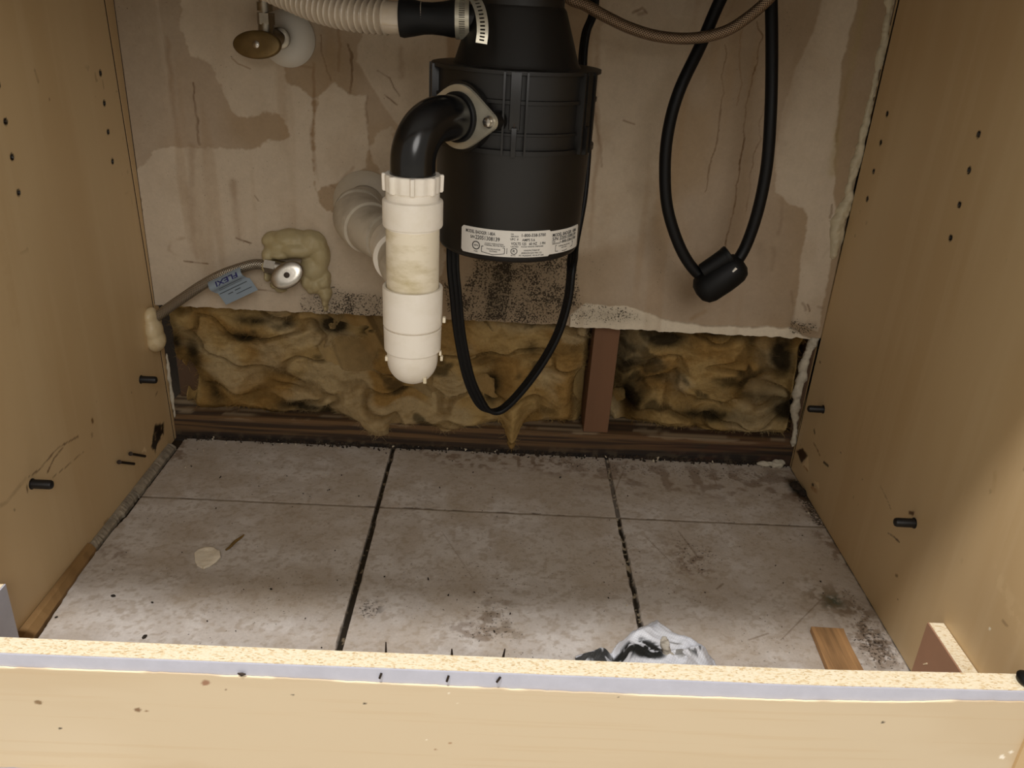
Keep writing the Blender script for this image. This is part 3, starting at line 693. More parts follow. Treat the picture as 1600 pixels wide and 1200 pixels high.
# rubble packed between the plate and the tiles
def rubble(name, n, fx, fy, fz, smin, smax, m, label, cat, seed, pale=.05):
    rnd = random.Random(seed); bm = bmesh.new()
    for i in range(n):
        x = fx(rnd); y = fy(rnd, x); s = smin + (smax - smin) * rnd.random() ** 2; z = fz(x, y)
        mt = Matrix.Translation((x, y, z + s * .3)) @ Euler((rnd.random() * 6, rnd.random() * 6, rnd.random() * 6)).to_matrix().to_4x4() @ Matrix.Diagonal((s * (0.6 + rnd.random()), s * (.4 + .5 * rnd.random()), s * (.35 + .4 * rnd.random()), 1))
        r = bmesh.ops.create_icosphere(bm, subdivisions=1, radius=1, matrix=mt)
        mi = 1 if rnd.random() < pale else 0
        for v in r['verts']:
            v.co += Vector((rnd.uniform(-1, 1), rnd.uniform(-1, 1), rnd.uniform(-1, 1))) * s * .22
            for f in v.link_faces: f.material_index = mi
    o = bobj(name, bm, m); base(o); return tag(o, label, cat, kind='stuff')
rubble('wall_rubble', 900, lambda r: r.uniform(-.30, .572), lambda r, x: -.0005 - abs(r.gauss(0, .0035)), lambda x, y: .0003 + .004 * max(0, 1 + y / .006), .0006, .0030, [M['mud'], M['crumb_pale']],
       'dark crumbly rubble packed along the foot of the timber plate', 'rubble', 4)
def ontile(r):
    while True:
        x = r.uniform(-.28, .565)
        if abs(x) > .006 and abs(x - G) > .006: return x
rubble('floor_crumbs', 170, ontile, lambda r, x: -r.random() ** 1.5 * .53 - .012, lambda x, y: .0004, .0005, .0016, [M['crumb'], M['crumb_pale']],
       'tiny dark and pale crumbs scattered over the tile floor', 'crumbs', 9, .2)

# ================================================================== CABINET
cab = empty('sink_cabinet', ((XL + XR) / 2, -0.30, 0), 'light maple sink base cabinet standing open with its floor cut out', 'cabinet')
def panelcol(Yc, Z, seed):
    n = fbm(Yc * 8 + fbm(Yc * 6, Z * 2, seed + 2) * 1.0, Z * 1.6, seed, 4); n2 = fbm(Yc * 60, Z * 4, seed + 5, 4)
    col = np.zeros(Yc.shape + (3,)) + lin(208, 182, 140)
    col = mixc(col, lin(196, 166, 122), sm(.35, .68, n) * .7)
    col = mixc(col, lin(214, 190, 150), sm(.5, .75, n2) * .3)
    return col
def side_panel(side, xin, xout, px_groove, holes, marks, seed):
    g0 = P(*px_groove[0], x=xin); g1 = P(*px_groove[1], x=xin)
    k = (g1.y - g0.y) / (g1.z - g0.z)
    def gy(z): return g0.y + (z - g0.z) * k
    ny, nz = 420, 500
    T = np.linspace(0, 1, ny); zs = np.linspace(0.0, 0.76, nz)
    TT, Z = np.meshgrid(T, zs)
    yb = gy(Z) - .0012; Yc = YF + (yb - YF) * TT
    col = panelcol(Yc, Z, seed); X = np.full(Yc.shape, float(xin)); sgn = -1 if side < 0 else 1   # away from the room
    for kind, pts, wd, c, a in marks:
        W2 = [(P(q[0], q[1], x=xin).y, P(q[0], q[1], x=xin).z) for q in pts]
        J = (fbm(Yc * 200, Z * 200, seed + 9, 3) - .5) * .003
        if kind == 'l':
            d = segdist(Yc + J * .3, Z, W2); m = 1 - sm(wd * .4, wd, d + J * .4); m = m * (.6 + .4 * sm(.4, .55, fbm(Yc * 160, Z * 160, seed + 4, 2)))
        elif kind == 'L':
            d = segdist(Yc, Z, W2); m = 1 - sm(wd * .4, wd, d)
        else:
            sd = polysd(Yc, Z, W2) + J; m = 1 - sm(-wd, wd, sd)
            if kind == 'm': m = m * sm(.42, .56, fbm(Yc * 150, Z * 150, seed + 14, 3))
        col = mixc(col, c, m * a)
    col = mixc(col, lin(110, 78, 40), sm(.88, .91, vnoise(Yc * 130, Z * 130, seed + 77)) * sm(.70, .78, fbm(Yc * 14, Z * 14, seed + 3)) * .4)
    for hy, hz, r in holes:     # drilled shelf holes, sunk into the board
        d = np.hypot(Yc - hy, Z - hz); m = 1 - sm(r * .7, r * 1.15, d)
        X = X + sgn * .004 * m; col = mixc(col, lin(26, 17, 8), 1 - sm(r * 1.45, r * 1.9, d))  # near-black painted over holes and rims as the shade inside them
    pos = np.stack([X, Yc, Z], -1)
    if side > 0: pos = pos[:, ::-1]; col = col[:, ::-1]
    o = gridmesh('side_panel', pos, col, M['panel'], parent=cab, skirt=(xout - xin, 0, 0))
    # separate scribe strip behind the groove
    bm = bmesh.new()
    z1 = .76
    lo = [(gy(0) + .0020, 0.0), (gy(z1) + .0020, z1)]
    yb0 = min(-.0012, YD - .0006)
    pts = [(lo[0][0], 0.0), (lo[1][0], z1), (YD - .0012 if side > 0 else YD - .0012, z1), (YD - .0012, ZD + .002), (-.0012, ZD - .006), (-.0012, 0.0)]
    if lo[0][0] > -.004: pts[0] = (-.004, 0.0)
    prism(bm, pts, 'x', xin, xout, .0002)
    s = bobj('back_strip', bm, M['strip'], cab)
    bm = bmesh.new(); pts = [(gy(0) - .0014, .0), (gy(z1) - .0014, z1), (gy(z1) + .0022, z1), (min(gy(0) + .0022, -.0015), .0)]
    prism(bm, pts, 'x', xin + sgn * .0003, xout); bobj('groove_shade_strip', bm, M['groove_shade'], cab)  # dark strip laid almost flush, stands for the shade in the groove
    return gy
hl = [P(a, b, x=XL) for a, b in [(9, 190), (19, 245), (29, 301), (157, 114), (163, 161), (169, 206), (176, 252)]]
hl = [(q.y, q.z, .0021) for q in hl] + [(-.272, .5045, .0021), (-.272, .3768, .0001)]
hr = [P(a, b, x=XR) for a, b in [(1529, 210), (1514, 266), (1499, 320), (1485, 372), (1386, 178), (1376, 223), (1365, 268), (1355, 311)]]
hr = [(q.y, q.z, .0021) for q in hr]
BR = lin(96, 66, 34); DK = lin(34, 24, 14); PALE = lin(232, 208, 164)
ml = [('l', [(45, 745), (60, 735), (90, 700), (122, 682)], .0012, BR, .8), ('l', [(82, 746), (105, 728), (130, 706)], .0009, BR, .7), ('l', [(74, 738), (85, 715), (98, 700)], .0014, BR, .8),
      ('l', [(40, 748), (10, 785), (0, 790)], .003, BR, .35), ('L', [(144, 656), (145, 659)], .0032, lin(110, 76, 30), .9), ('L', [(22, 796), (23, 797)], .0014, DK, .9), ('l', [(42, 760), (43, 768)], .0018, BR, .9),
      ('m', [(242, 664), (256, 660), (256, 678), (248, 690), (243, 708), (236, 698)], .003, DK, 1.0), ('p', [(243, 670), (252, 664), (252, 678), (244, 690)], .002, DK, .95),
      ('p', [(226, 697), (229, 706), (222, 706)], .0008, PALE, .9), ('l', [(54, 110), (60, 128)], .002, BR, .45), ('L', [(77, 154), (77.5, 156)], .0012, BR, .7),
      ('l', [(246, 612), (243, 618)], .0018, BR, .7), ('l', [(0, 370), (15, 440), (25, 500)], .010, lin(192, 160, 114), .3), ('L', [(205, 613), (206, 614)], .001, BR, .7),
      ('l', [(168, 812), (163, 818)], .003, BR, .5), ('p', [(0, 500), (0, 1000), (60, 990), (50, 800)], .03, lin(214, 186, 144), .3)]
mr = [('l', [(1271, 692), (1277, 702), (1281, 712)], .0016, BR, .85), ('L', [(1272, 672), (1273, 677)], .0026, DK, .85), ('L', [(1287, 722), (1294, 728)], .0024, DK, .9),
      ('p', [(1244, 704), (1254, 700), (1262, 712), (1252, 724)], .0015, lin(54, 30, 16), .95), ('p', [(1254, 727), (1263, 713), (1264, 735), (1256, 730)], .001, PALE, .9), ('l', [(1256, 728), (1262, 736)], .002, lin(160, 100, 40), .7),
      ('p', [(1272, 752), (1280, 755), (1280, 766)], .001, PALE, .9), ('L', [(1269, 757), (1271, 758)], .003, DK, .9), ('l', [(1268, 762), (1276, 768)], .004, lin(160, 100, 40), .6),
      ('l', [(1388, 833), (1397, 839), (1405, 847)], .0012, DK, .9), ('l', [(1376, 760), (1386, 780), (1392, 796)], .0012, BR, .5), ('m', [(1420, 798), (1430, 800), (1430, 806), (1420, 804)], .001, BR, 1.0),
      ('L', [(1400, 899), (1402, 900)], .0022, lin(110, 80, 40), .8), ('L', [(1402, 936), (1403, 937)], .0010, BR, .7), ('L', [(1313, 707), (1314, 708)], .0010, DK, .8), ('L', [(1347, 748), (1348, 749)], .0010, lin(90, 90, 70), .8),
      ('l', [(1265, 503), (1266, 505)], .0020, BR, .8), ('l', [(1281, 565), (1282, 567)], .0018, BR, .8), ('m', [(1550, 900), (1555, 880), (1600, 960), (1590, 990)], .004, lin(222, 196, 152), .3),
      ('l', [(1555, 740), (1552, 765)], .004, lin(180, 148, 104), .4), ('L', [(1546, 982), (1547, 983)], .0014, lin(250, 244, 220), .9), ('l', [(1567, 970), (1574, 978)], .0016, BR, .4),
      ('p', [(1300, 100), (1600, 100), (1600, 0), (1400, 0)], .08, lin(190, 154, 106), .4)]
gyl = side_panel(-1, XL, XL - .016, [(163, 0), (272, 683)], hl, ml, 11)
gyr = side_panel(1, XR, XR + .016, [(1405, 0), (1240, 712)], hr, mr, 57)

# floor-support pins
def pin(x, y, z, sgn, label):
    bm = bmesh.new(); r = .0047
    lathe(bm, (x - sgn * .004, y, z), (sgn, 0, 0), [(r, 0), (r, .022), (r * .85, .0238), (r * .45, .0248), (0, .0250)], 24)
    lathe(bm, (x, y, z), (sgn, 0, 0), [(r * 1.2, -.0005), (r * 1.2, .0006)], 24)
    o = bobj('support_pin', bm, M['pin'], cab, True); return o
for x, y, z, s in ((XL, -.348, .1350, 1), (XL, -.0837, .1295, 1), (XR, -.343, .1325, -1), (XR, -.070, .1265, -1)): pin(x, y, z, s, '')

# front board : raw chipboard core with grey face, maple veneered board in front
BX = [XL + .0005, .165, .40, XR - .0005]
YBK = [-.5578, -.5570, -.5560, -.5512]; YFR = [-.5748, -.5738, -.5736, -.5696]
def YF_at(x): return float(np.interp(x, BX, YFR))
def slab(name, off0, off1, z1, m, back=False):
    bm = bmesh.new(); xs_ = np.linspace(BX[0], BX[-1], 24)
    f = [(float(x), YF_at(x) + off0) for x in xs_]; g = [(float(x), (float(np.interp(x, BX, YBK)) if back else YF_at(x)) + off1) for x in xs_]
    prism(bm, f + g[::-1], 'z', 0.0, z1, .0002); return bobj(name, bm, m, cab)
slab('core_board', .0009, 0, .1305, M['particle'], True)
slab('melamine_face', -.0008, .0008, .1301, M['melamine'])
def maple_board():
    nx, nz = 700, 130
    xs = np.linspace(XL - .040, XR + .040, nx); U = np.linspace(0, 1, nz); X, UU = np.meshgrid(xs, U)
    tl = [P(a, b, y=-.577 + (.0036 if a > 1500 else 0)) for a, b in [(0, 1043), (200, 1050), (400, 1059), (600, 1069), (800, 1079), (1000, 1088), (1200, 1095), (1400, 1101), (1500, 1101), (1598, 1099)]]
    top = np.interp(xs, [q.x for q in tl], [q.z for q in tl]); bot = .0045 + .004 * fbm(xs * 60, xs * 0, 5, 3) + .006 * sm(-.1, -.25, xs)
    Z = bot + (top - bot) * UU + (fbm(X * 150, X * 0, 9, 3) - .5) * .0012 * sm(.98, 1, UU)
    n = fbm(X * 3, Z * 26 + fbm(X * 5, Z * 9, 4) * 2.5, 5, 4); n2 = fbm(X * 5, Z * 260, 8, 4); b = fbm(X * 4, Z * 5, 77, 3)
    col = np.zeros(X.shape + (3,)) + lin(210, 192, 162)
    col = mixc(col, lin(202, 181, 148), sm(.42, .65, n) * .55); col = mixc(col, lin(217, 201, 174), sm(.5, .7, b) * .5)
    col = mixc(col, lin(198, 170, 130), sm(.60, .74, n2) * .22)
    for px, py, r, c in [(60, 1097, .0028, (128, 100, 66)), (215, 1109, .0026, (124, 92, 62)), (229, 1111, .0013, (140, 106, 72)), (94, 1138, .0012, (40, 28, 18)), (321, 1067, .0032, (150, 108, 82)), (352, 1078, .001, (110, 80, 60)),
                         (457, 1086, .0012, (36, 26, 18)), (569, 1100, .0013, (24, 18, 12)), (967, 1090, .0008, (60, 40, 26)), (1381, 1132, .0013, (34, 22, 14)), (703, 1162, .0014, (170, 136, 100)), (680, 1172, .0012, (160, 124, 90))]:
        q = P(px, py, y=-.577); d = np.hypot((X - q.x) * .8, Z - q.z) + (fbm(X * 400, Z * 400, 3, 2) - .5) * r * .6; col = mixc(col, lin(*c), (1 - sm(r * .6, r, d)) * .9)
    for px, py, r in [(702, 1084, .0008), (716, 1100, .0006), (667, 1157, .0008), (823, 1170, .0007), (1570, 1190, .003), (1585, 1182, .002)]:
        q = P(px, py, y=-.577); d = np.hypot(X - q.x, Z - q.z) + (fbm(X * 500, Z * 500, 3, 2) - .5) * r; col = mixc(col, lin(250, 242, 226), 1 - sm(r * .6, r, d))
    chip = sm(.0011, .0004, (top - Z)) * sm(.45, .6, fbm(X * 25, X * 0, 30, 3)); col = mixc(col, lin(244, 226, 192), chip)
    pos = np.stack([X, np.interp(X, BX, YFR) - .0026, Z], -1)
    o = gridmesh('front_board', pos, col, M['maple'], parent=cab, skirt=(0, .0016, 0))
    return o
maple_board()
# loose white underlay strip peeping out under the front board
bm = bmesh.new(); pts = []
for i in range(40):
    x = -.30 + .17 * i / 39; pts.append((x, -.594 - .002 * math.sin(i * 1.7) - .002 * math.sin(i * .6)))
prism(bm, pts + [(-.13, -.5800), (-.30, -.5800)], 'z', .0002, .0032, .0004)
o = base(bobj('floor_covering_scrap', bm, M['plaster'])); tag(o, 'torn white strip of floor covering at the foot of the front board, bottom left', 'floor scrap')

# side cleats left and right behind the front board
bm = bmesh.new(); ya = P(1447, 980, x=XR - .016).y
box(bm, (XR - .0145, ya, 0.001), (XR - .0006, -.5510, .0835), .0003); cl = bobj('side_cleat', bm, M['particle'], cab)
bm = bmesh.new(); box(bm, (XR - .0160, ya + .0004, 0.001), (XR - .0146, -.5510, .0832), .0002); bobj('cleat_face', bm, M['brown_mel'], cl); cl['label'] = 'chipboard cleat with brown face'
q = P(1446, 1037, x=XR - .016)
bm = bmesh.new(); prism(bm, [(q.y - .003, q.z + .002), (q.y - .0018, q.z + .003), (q.y + .003, q.z - .003), (q.y + .0022, q.z - .0036)], 'x', XR - .0164, XR - .01595); bobj('chipped_spot', bm, M['melamine_chip'], cl)
ya = P(10, 918, x=XL + .016).y; zt = P(10, 918, x=XL + .016).z
bm = bmesh.new(); box(bm, (XL + .0145, ya, 0.001), (XL + .0006, -.5576, .0865), .0003); cl = bobj('side_cleat', bm, M['particle'], cab)
bm = bmesh.new(); box(bm, (XL + .0160, ya + .0004, 0.001), (XL + .0146, -.5576, .0862), .0002); bobj('cleat_face', bm, M['melamine'], cl); cl['label'] = 'chipboard cleat with grey face'
# face frame and rails above (outside the picture, they shade the inside)
for x0, x1 in ((XL - .040, XL + .000), (XR - .000, XR + .040)):
    bm = bmesh.new(); box(bm, (x0, -.5945, .1305), (x1, -.5756, .76), .001); bobj('face_frame_stile', bm, M['strip'], cab)
bm = bmesh.new(); box(bm, (XL + .0005, -.5945, .60 + .10), (XR - .0005, -.5756, .76), .001); bobj('top_rail', bm, M['strip'], cab)

# countertop + sink bowl above
DX, DY = 0.1478, -0.235
ct = bmesh.new()
box(ct, (-.60, -.625, .762), (XL + .05, .0, .80)); box(ct, (XR - .05, -.625, .762), (.90, .0, .80)); box(ct, (XL + .05, -.625, .762), (XR - .05, -.50, .80)); box(ct, (XL + .05, -.07, .762), (XR - .05, .0, .80))
o = base(bobj('countertop', ct, M['counter'])); tag(o, 'grey laminate countertop over the sink cabinet', 'countertop')
sk = bmesh.new(); box(sk, (XL + .051, -.499, .655), (XR - .051, -.071, .658)); 
for a, b in (((XL + .051, -.499, .658), (XR - .051, -.496, .80)), ((XL + .051, -.074, .658), (XR - .051, -.071, .80)), ((XL + .051, -.496, .658), (XL + .054, -.074, .80)), ((XR - .054, -.496, .658), (XR - .051, -.074, .80))): box(sk, a, b)
o = base(bobj('sink_bowl', sk, M['steel_sink'])); tag(o, 'steel sink bowl set into the countertop above the disposer', 'sink')

# trims along the left edge of the tiles
def ledge(name, y0, y1, zt, m, label, cat, wid, k=40, seed=1):
    ys = np.linspace(y0, y1, k); bm = bmesh.new()
    prof = []
    rr = random.Random(seed)
    rows = []
    for y in ys:
        wv = wid(y) + rr.uniform(-.0006, .0006)
        rows.append([bm.verts.new(p) for p in ((XL + .0004, y, -.003), (XL + .0004, y, zt + .001), (XL + wv * .55, y, zt + rr.uniform(-.0006, .0006)), (XL + wv, y, zt * .35), (XL + wv, y, -.003))])
    for i in range(len(rows) - 1):
        for j in range(5): bm.faces.new((rows[i][j], rows[i][(j + 1) % 5], rows[i + 1][(j + 1) % 5], rows[i + 1][j]))
    bm.faces.new(rows[0]); bm.faces.new(rows[-1][::-1])
    o = base(bobj(name, bm, m)); return tag(o, label, cat)
ledge('grout_fillet', -.0315, -.1570, .0058, M['caulk_grey'], 'crumbling grey grout fillet along the left panel, the short length nearest the wall', 'grout', lambda y: .0105, seed=2)
ledge('grout_fillet', -.1590, -.272, .0060, M['caulk_grey'], 'grey grout fillet along the left panel between the joint line and the brown strip', 'grout', lambda y: .0095 - .002 * (y < -.2), seed=3)
ledge('edging_strip', -.273, -.553, .0095, M['brown_strip'], 'brown wooden strip along the foot of the left cabinet side', 'wood strip', lambda y: .0090 + .006 * min(1, max(0, (-.29 - y) / .15)), seed=4)

# ================================================================== GARBAGE DISPOSER
disp = empty('garbage_disposer', (DX, DY, .385), 'black cylindrical garbage disposer hanging in the middle of the cabinet', 'garbage disposer')
def zc(px, py, r): return P(px, py, y=DY - r).z       # height of a point on the front of the shell
RB, RL = .0785, .0700
zt_b = P(800, 100, y=DY).z       # top of band (silhouette)
z_rib = zc(812, 243, RB); z_bot = zc(800, 413.5, RL - .002)
zneck = P(881, 14, y=DY).z; rneck = .0425
bm = bmesh.new()
lathe(bm, (DX, DY, 0), (0, 0, 1), [(0, z_bot + .001), (.050, z_bot), (RL - .006, z_bot + .0006), (RL - .002, z_bot + .003), (RL, z_bot + .007), (RL + .0032, z_rib - .010), (RL + .004, z_rib - .001)], 96)
bobj('motor_shell', bm, M['black_body'], disp, True)
bm = bmesh.new()
zb, ztp = z_rib - .001, zt_b
lathe(bm, (DX, DY, 0), (0, 0, 1), [(RB - .008, zb - .0006), (RB - .0015, zb), (RB - .0015, zb + .004), (RB - .005, zb + .0045), (RB - .005, zb + .0160), (RB - .003, zb + .0165), (RB - .003, zb + .0185), (RB - .005, zb + .019),
      (RB - .005, ztp - .028), (RB - .002, ztp - .0275), (RB - .002, ztp - .0245), (RB - .004, ztp - .024), (RB - .004, ztp - .004), (RB, ztp - .0035), (RB, ztp - .0005), (RB - .002, ztp), (RB - .012, ztp)], 96)
for ang, wd in ((-90, .016), (-34, .014), (22, .014), (80, .014), (136, .014), (193, .014)):
    a = math.radians(ang); c, s = math.cos(a), math.sin(a); ux = Vector((c, s, 0)); uy = Vector((-s, c, 0))
    for off, hw, out, z0, z1 in ((0, wd * .34, .0010, zb + .022, ztp - .001), (-wd * .62, .0011, .0014, zb, ztp - .001), (wd * .62, .0011, .0014, zb, ztp - .001), (0, .0026, .0026, zb - .001, zb + .024)):
        p0 = Vector((DX, DY, 0)) + ux * (RB - .010) + uy * off
        pts = [p0 - uy * hw, p0 + uy * hw, p0 + uy * hw * .8 + ux * (.010 + out), p0 - uy * hw * .8 + ux * (.010 + out)]
        prism(bm, [(q.x, q.y) for q in pts], 'z', z0, z1, .0003)
bobj('clamp_band', bm, M['black_body'], disp, True, 35)
# cone and neck
rc = abs(P(905, 96, y=DY).x - DX) * 0.995
bm = bmesh.new()
lathe(bm, (DX, DY, 0), (0, 0, 1), [(RB - .010, ztp - .002), (rc + .003, ztp - .0005), (rc, ztp + .003), (rneck + .0004, zneck - .002), (rneck - .002, zneck + .001), (rneck - .002, .6400), (rneck + .004, .642), (rneck + .006, .654), (.02, .654)], 96)
bobj('grind_housing', bm, M['black_body'], disp, True, 30)
# screws in the bosses
for ang in (-90, -34, 193):
    a = math.radians(ang); ux = Vector((math.cos(a), math.sin(a), 0))
    bm = bmesh.new(); lathe(bm, Vector((DX, DY, zb + .024)) + ux * (RB - .0015), (0, 0, 1), [(0, 0), (.0026, 0), (.0026, .0035), (.0015, .0045), (0, .0046)], 16)
    bobj('band_screw', bm, M['dark_metal'], disp, True)

# label wrapped on the shell
def cylmap(u, z, off):       # u = arc length to the right of the front, z height
    r = RL + .0010 + off
    a = -PI / 2 + u / (RL + .001)
    return (DX + math.cos(a) * r, DY + math.sin(a) * r, z)
def u_of(px, py):
    r = RL + .001; o = Vector(CAM); q = P(px, py, y=DY); d = q - o
    ox, oy = o.x - DX, o.y - DY; A = d.x ** 2 + d.y ** 2; B = 2 * (ox * d.x + oy * d.y); Cc = ox * ox + oy * oy - r * r
    t = (-B - math.sqrt(max(0, B * B - 4 * A * Cc))) / (2 * A); h = o + d * t
    a = math.atan2(h.y - DY, h.x - DX); return (a + PI / 2) * r, h.z
uL, zL = u_of(722, 372); uR, zR = u_of(857, 380); uR2, zR2 = u_of(901, 370)
_, ztop = u_of(812, 361); _, zlow = u_of(812, 402)
def wrapped(name, m, parent, u0, u1, z0, z1, off, r=.002, seg=40):
    bm = bmesh.new(); cols = []
    for i in range(seg + 1):
        u = u0 + (u1 - u0) * i / seg; e = min(u - u0, u1 - u); cut = 0
        if r and e < r: cut = r - math.sqrt(max(0, r * r - (r - e) ** 2))
        cols.append([bm.verts.new(cylmap(u, z0 + cut, off)), bm.verts.new(cylmap(u, z1 - cut, off)), bm.verts.new(cylmap(u, z1 - cut, off - .0008)), bm.verts.new(cylmap(u, z0 + cut, off - .0008))])
    for i in range(seg):
        for j in range(4): bm.faces.new((cols[i][j], cols[i + 1][j], cols[i + 1][(j + 1) % 4], cols[i][(j + 1) % 4]))
    bm.faces.new(cols[0]); bm.faces.new(cols[-1][::-1])
    return bobj(name, bm, m, parent, True)
lab = wrapped('rating_label', M['label'], disp, uL, uR + .002, zlow, ztop, .0009, .0022)
lab2 = wrapped('serial_label', M['label'], disp, uR - .003, uR2, zlow + .0012, ztop - .0014, .0005, .0022)
def text_mesh(s, size, bold=.0):
    cu = bpy.data.curves.new('t', 'FONT'); cu.body = s; cu.size = size; cu.offset = bold; cu.resolution_u = 2
    ob = bpy.data.objects.new('t', cu); C.objects.link(ob); bpy.context.view_layer.update()
    me = bpy.data.meshes.new_from_object(ob.evaluated_get(bpy.context.evaluated_depsgraph_get()))
    bpy.data.objects.remove(ob); bpy.data.curves.remove(cu)
    v = [(p.co.x, p.co.y) for p in me.vertices]; f = [tuple(p.vertices) for p in me.polygons]; bpy.data.meshes.remove(me)
    return v, f
def lettering(items, lines, name, parent, fn, m, off):
    """items: (text, u, z, height, width or None); lines: polylines (pts, width)"""
    bm = bmesh.new()
    for s, u, z, h, wd in items:
        v, f = text_mesh(s, h * 1.38, h * .02)
        if not v: continue
        mxx = max(p[0] for p in v); mn = min(p[0] for p in v); k = (wd / (mxx - mn)) if wd else 1
        vs = [bm.verts.new(fn(u + (a - mn) * k, z + b, off)) for a, b in v]
        for q in f:
            try: bm.faces.new([vs[i] for i in q])
            except Exception: pass
    for pts, wd in lines:
        for (a, b), (c, d) in zip(pts[:-1], pts[1:]):
            dx, dy = c - a, d - b; L = math.hypot(dx, dy) or 1; nx_, ny_ = -dy / L * wd / 2, dx / L * wd / 2
            vs = [bm.verts.new(fn(p, q, off)) for p, q in ((a + nx_, b + ny_), (c + nx_, d + ny_), (c - nx_, d - ny_), (a - nx_, b - ny_))]
            bm.faces.new(vs)
    me = bpy.data.meshes.new(name); bm.to_mesh(me); bm.free(); return link(name, me, m, parent)
LW = uR - uL; LH = ztop - zlow
def U(f): return uL + LW * f
def Zz(f): return zlow + LH * f
def circ(cu_, cz_, r, n=28): return [(cu_ + r * math.cos(2 * PI * i / n), cz_ + r * math.sin(2 * PI * i / n)) for i in range(n + 1)]
it = [('MODEL BADGER 1-80A', U(.06), Zz(.78), LH * .125, LW * .34), ('S/N', U(.12), Zz(.59), LH * .10, LW * .05), ('22051308139', U(.18), Zz(.575), LH * .155, LW * .27),
      ('CLASS F INSULATION', U(.29), Zz(.445), LH * .05, LW * .20), ('THERMAL PROTECTION', U(.285), Zz(.375), LH * .05, LW * .22), ('THIS PIG MOTOR', U(.31), Zz(.235), LH * .05, LW * .15), ('RATING', U(.345), Zz(.155), LH * .05, LW * .08),
      ('NEMA', U(.165), Zz(.305), LH * .06, LW * .055), ('TYPE', U(.165), Zz(.075), LH * .05, LW * .045),
      ('FOR', U(.565), Zz(.86), LH * .05, LW * .03), ('SERVICE', U(.565), Zz(.775), LH * .05, LW * .08), ('UPC  0', U(.56), Zz(.655), LH * .08, LW * .085),
      ('1-800-558-5700', U(.68), Zz(.79), LH * .12, LW * .27), ('AMPS 5.6', U(.685), Zz(.625), LH * .10, LW * .14), ('VOLTS 125   60 HZ   1 PH', U(.57), Zz(.475), LH * .105, LW * .38),
      ('LISTED', U(.57), Zz(.39), LH * .05, LW * .08), ('FOOD WASTE DISPOSER', U(.68), Zz(.39), LH * .05, LW * .25), ('R', U(.592), Zz(.195), LH * .10, LW * .025),
      ('MANUFACTURED BY', U(.71), Zz(.245), LH * .055, LW * .18), ('EMERSON ELECTRIC CO', U(.685), Zz(.145), LH * .055, LW * .23), ('MT. PLEASANT, WI 53177 USA', U(.66), Zz(.045), LH * .06, LW * .28), ('E2-CL', U(.575), Zz(.05), LH * .05, LW * .05)]
ln = [(circ(U(.19), Zz(.33), LH * .145), LH * .035), (circ(U(.605), Zz(.235), LH * .115), LH * .025),
      ([(U(.255), Zz(.335)), (U(.505), Zz(.335)), (U(.505), Zz(.12)), (U(.38), Zz(.05)), (U(.255), Zz(.12)), (U(.255), Zz(.335))], LH * .022), ([(U(.53), Zz(.12)), (U(.53), Zz(.34))], LH * .02)]
lettering(it, ln, 'printing', lab, cylmap, M['ink'], .00115)
LW2 = uR2 - uR
def V(f): return uR + .002 + (LW2 - .002) * f
it = [('MODEL BADGER 1-80A', V(.04), Zz(.72), LH * .13, LW2 * .78), ('S/N 22051308139', V(.04), Zz(.57), LH * .13, LW2 * .76), ('FOR', V(.04), Zz(.49), LH * .05, LW2 * .08), ('SERVICE', V(.04), Zz(.42), LH * .05, LW2 * .2), ('1-800-558-5700', V(.26), Zz(.43), LH * .11, LW2 * .56),
      ('THERMAL PROTECTED', V(.22), Zz(.30), LH * .045, LW2 * .36), ('MOTOR', V(.32), Zz(.22), LH * .045, LW2 * .16)]
ln = [([(V(.14), Zz(.37)), (V(.72), Zz(.37)), (V(.72), Zz(.20)), (V(.43), Zz(.10)), (V(.14), Zz(.14)), (V(.14), Zz(.37))], LH * .02)]
lettering(it, ln, 'printing', lab2, cylmap, M['ink'], .00075)

# discharge elbow with its flange
PX, PY = P(645, 300, y=-.343).x, -.343
nd = Vector((PX - DX, PY - DY, 0)).normalized()
zE = P(700, 186, y=-.315).z
Fp = Vector((DX, DY, zE)) + nd * (RB - .002)
tang = Vector((-nd.y, nd.x, 0))      # to the right in the picture
# boss on the shell
bm = bmesh.new(); lathe(bm, Fp - nd * .012, nd, [(.030, 0), (.030, .0135)], 40); lathe(bm, Fp - nd * .012 + tang * .0335, nd, [(.0085, 0), (.0085, .0150)], 24); lathe(bm, Fp - nd * .012 - tang * .0335, nd, [(.0085, 0), (.0085, .0150)], 24)
bobj('outlet_boss', bm, M['black_body'], disp, True)
# flange plate : rounded diamond outline
bm = bmesh.new(); out = []
Rf, re, ex = .0275, .0075, .0355
for k in range(72):
    th = 2 * PI * k / 72; d = Vector((math.cos(th), math.sin(th)))
    # support-function hull of the centre circle and the two ear circles
    h = max(Rf, abs(d.x) * ex + re)
    out.append((d, h))
pts2 = []
for i in range(72):
    (d0, h0), (d1, h1) = out[i], out[(i + 1) % 72]
    det = d0.x * d1.y - d0.y * d1.x
    pts2.append(((h0 * d1.y - h1 * d0.y) / det, (d0.x * h1 - d1.x * h0) / det))
F1 = Fp + nd * .0015
for dd in (0, 1):
    pass
A = [bm.verts.new(F1 + tang * u + Vector((0, 0, v)) ) for u, v in pts2]; B = [bm.verts.new(F1 + nd * .0026 + tang * u * .985 + Vector((0, 0, v * .985))) for u, v in pts2]
bm.faces.new(A); bm.faces.new(B[::-1])
for i in range(72): bm.faces.new((A[i], A[(i + 1) % 72], B[(i + 1) % 72], B[i]))
fl = bobj('outlet_flange', bm, M['zinc'], disp, True, 30); fl['label'] = 'zinc plated outlet flange'
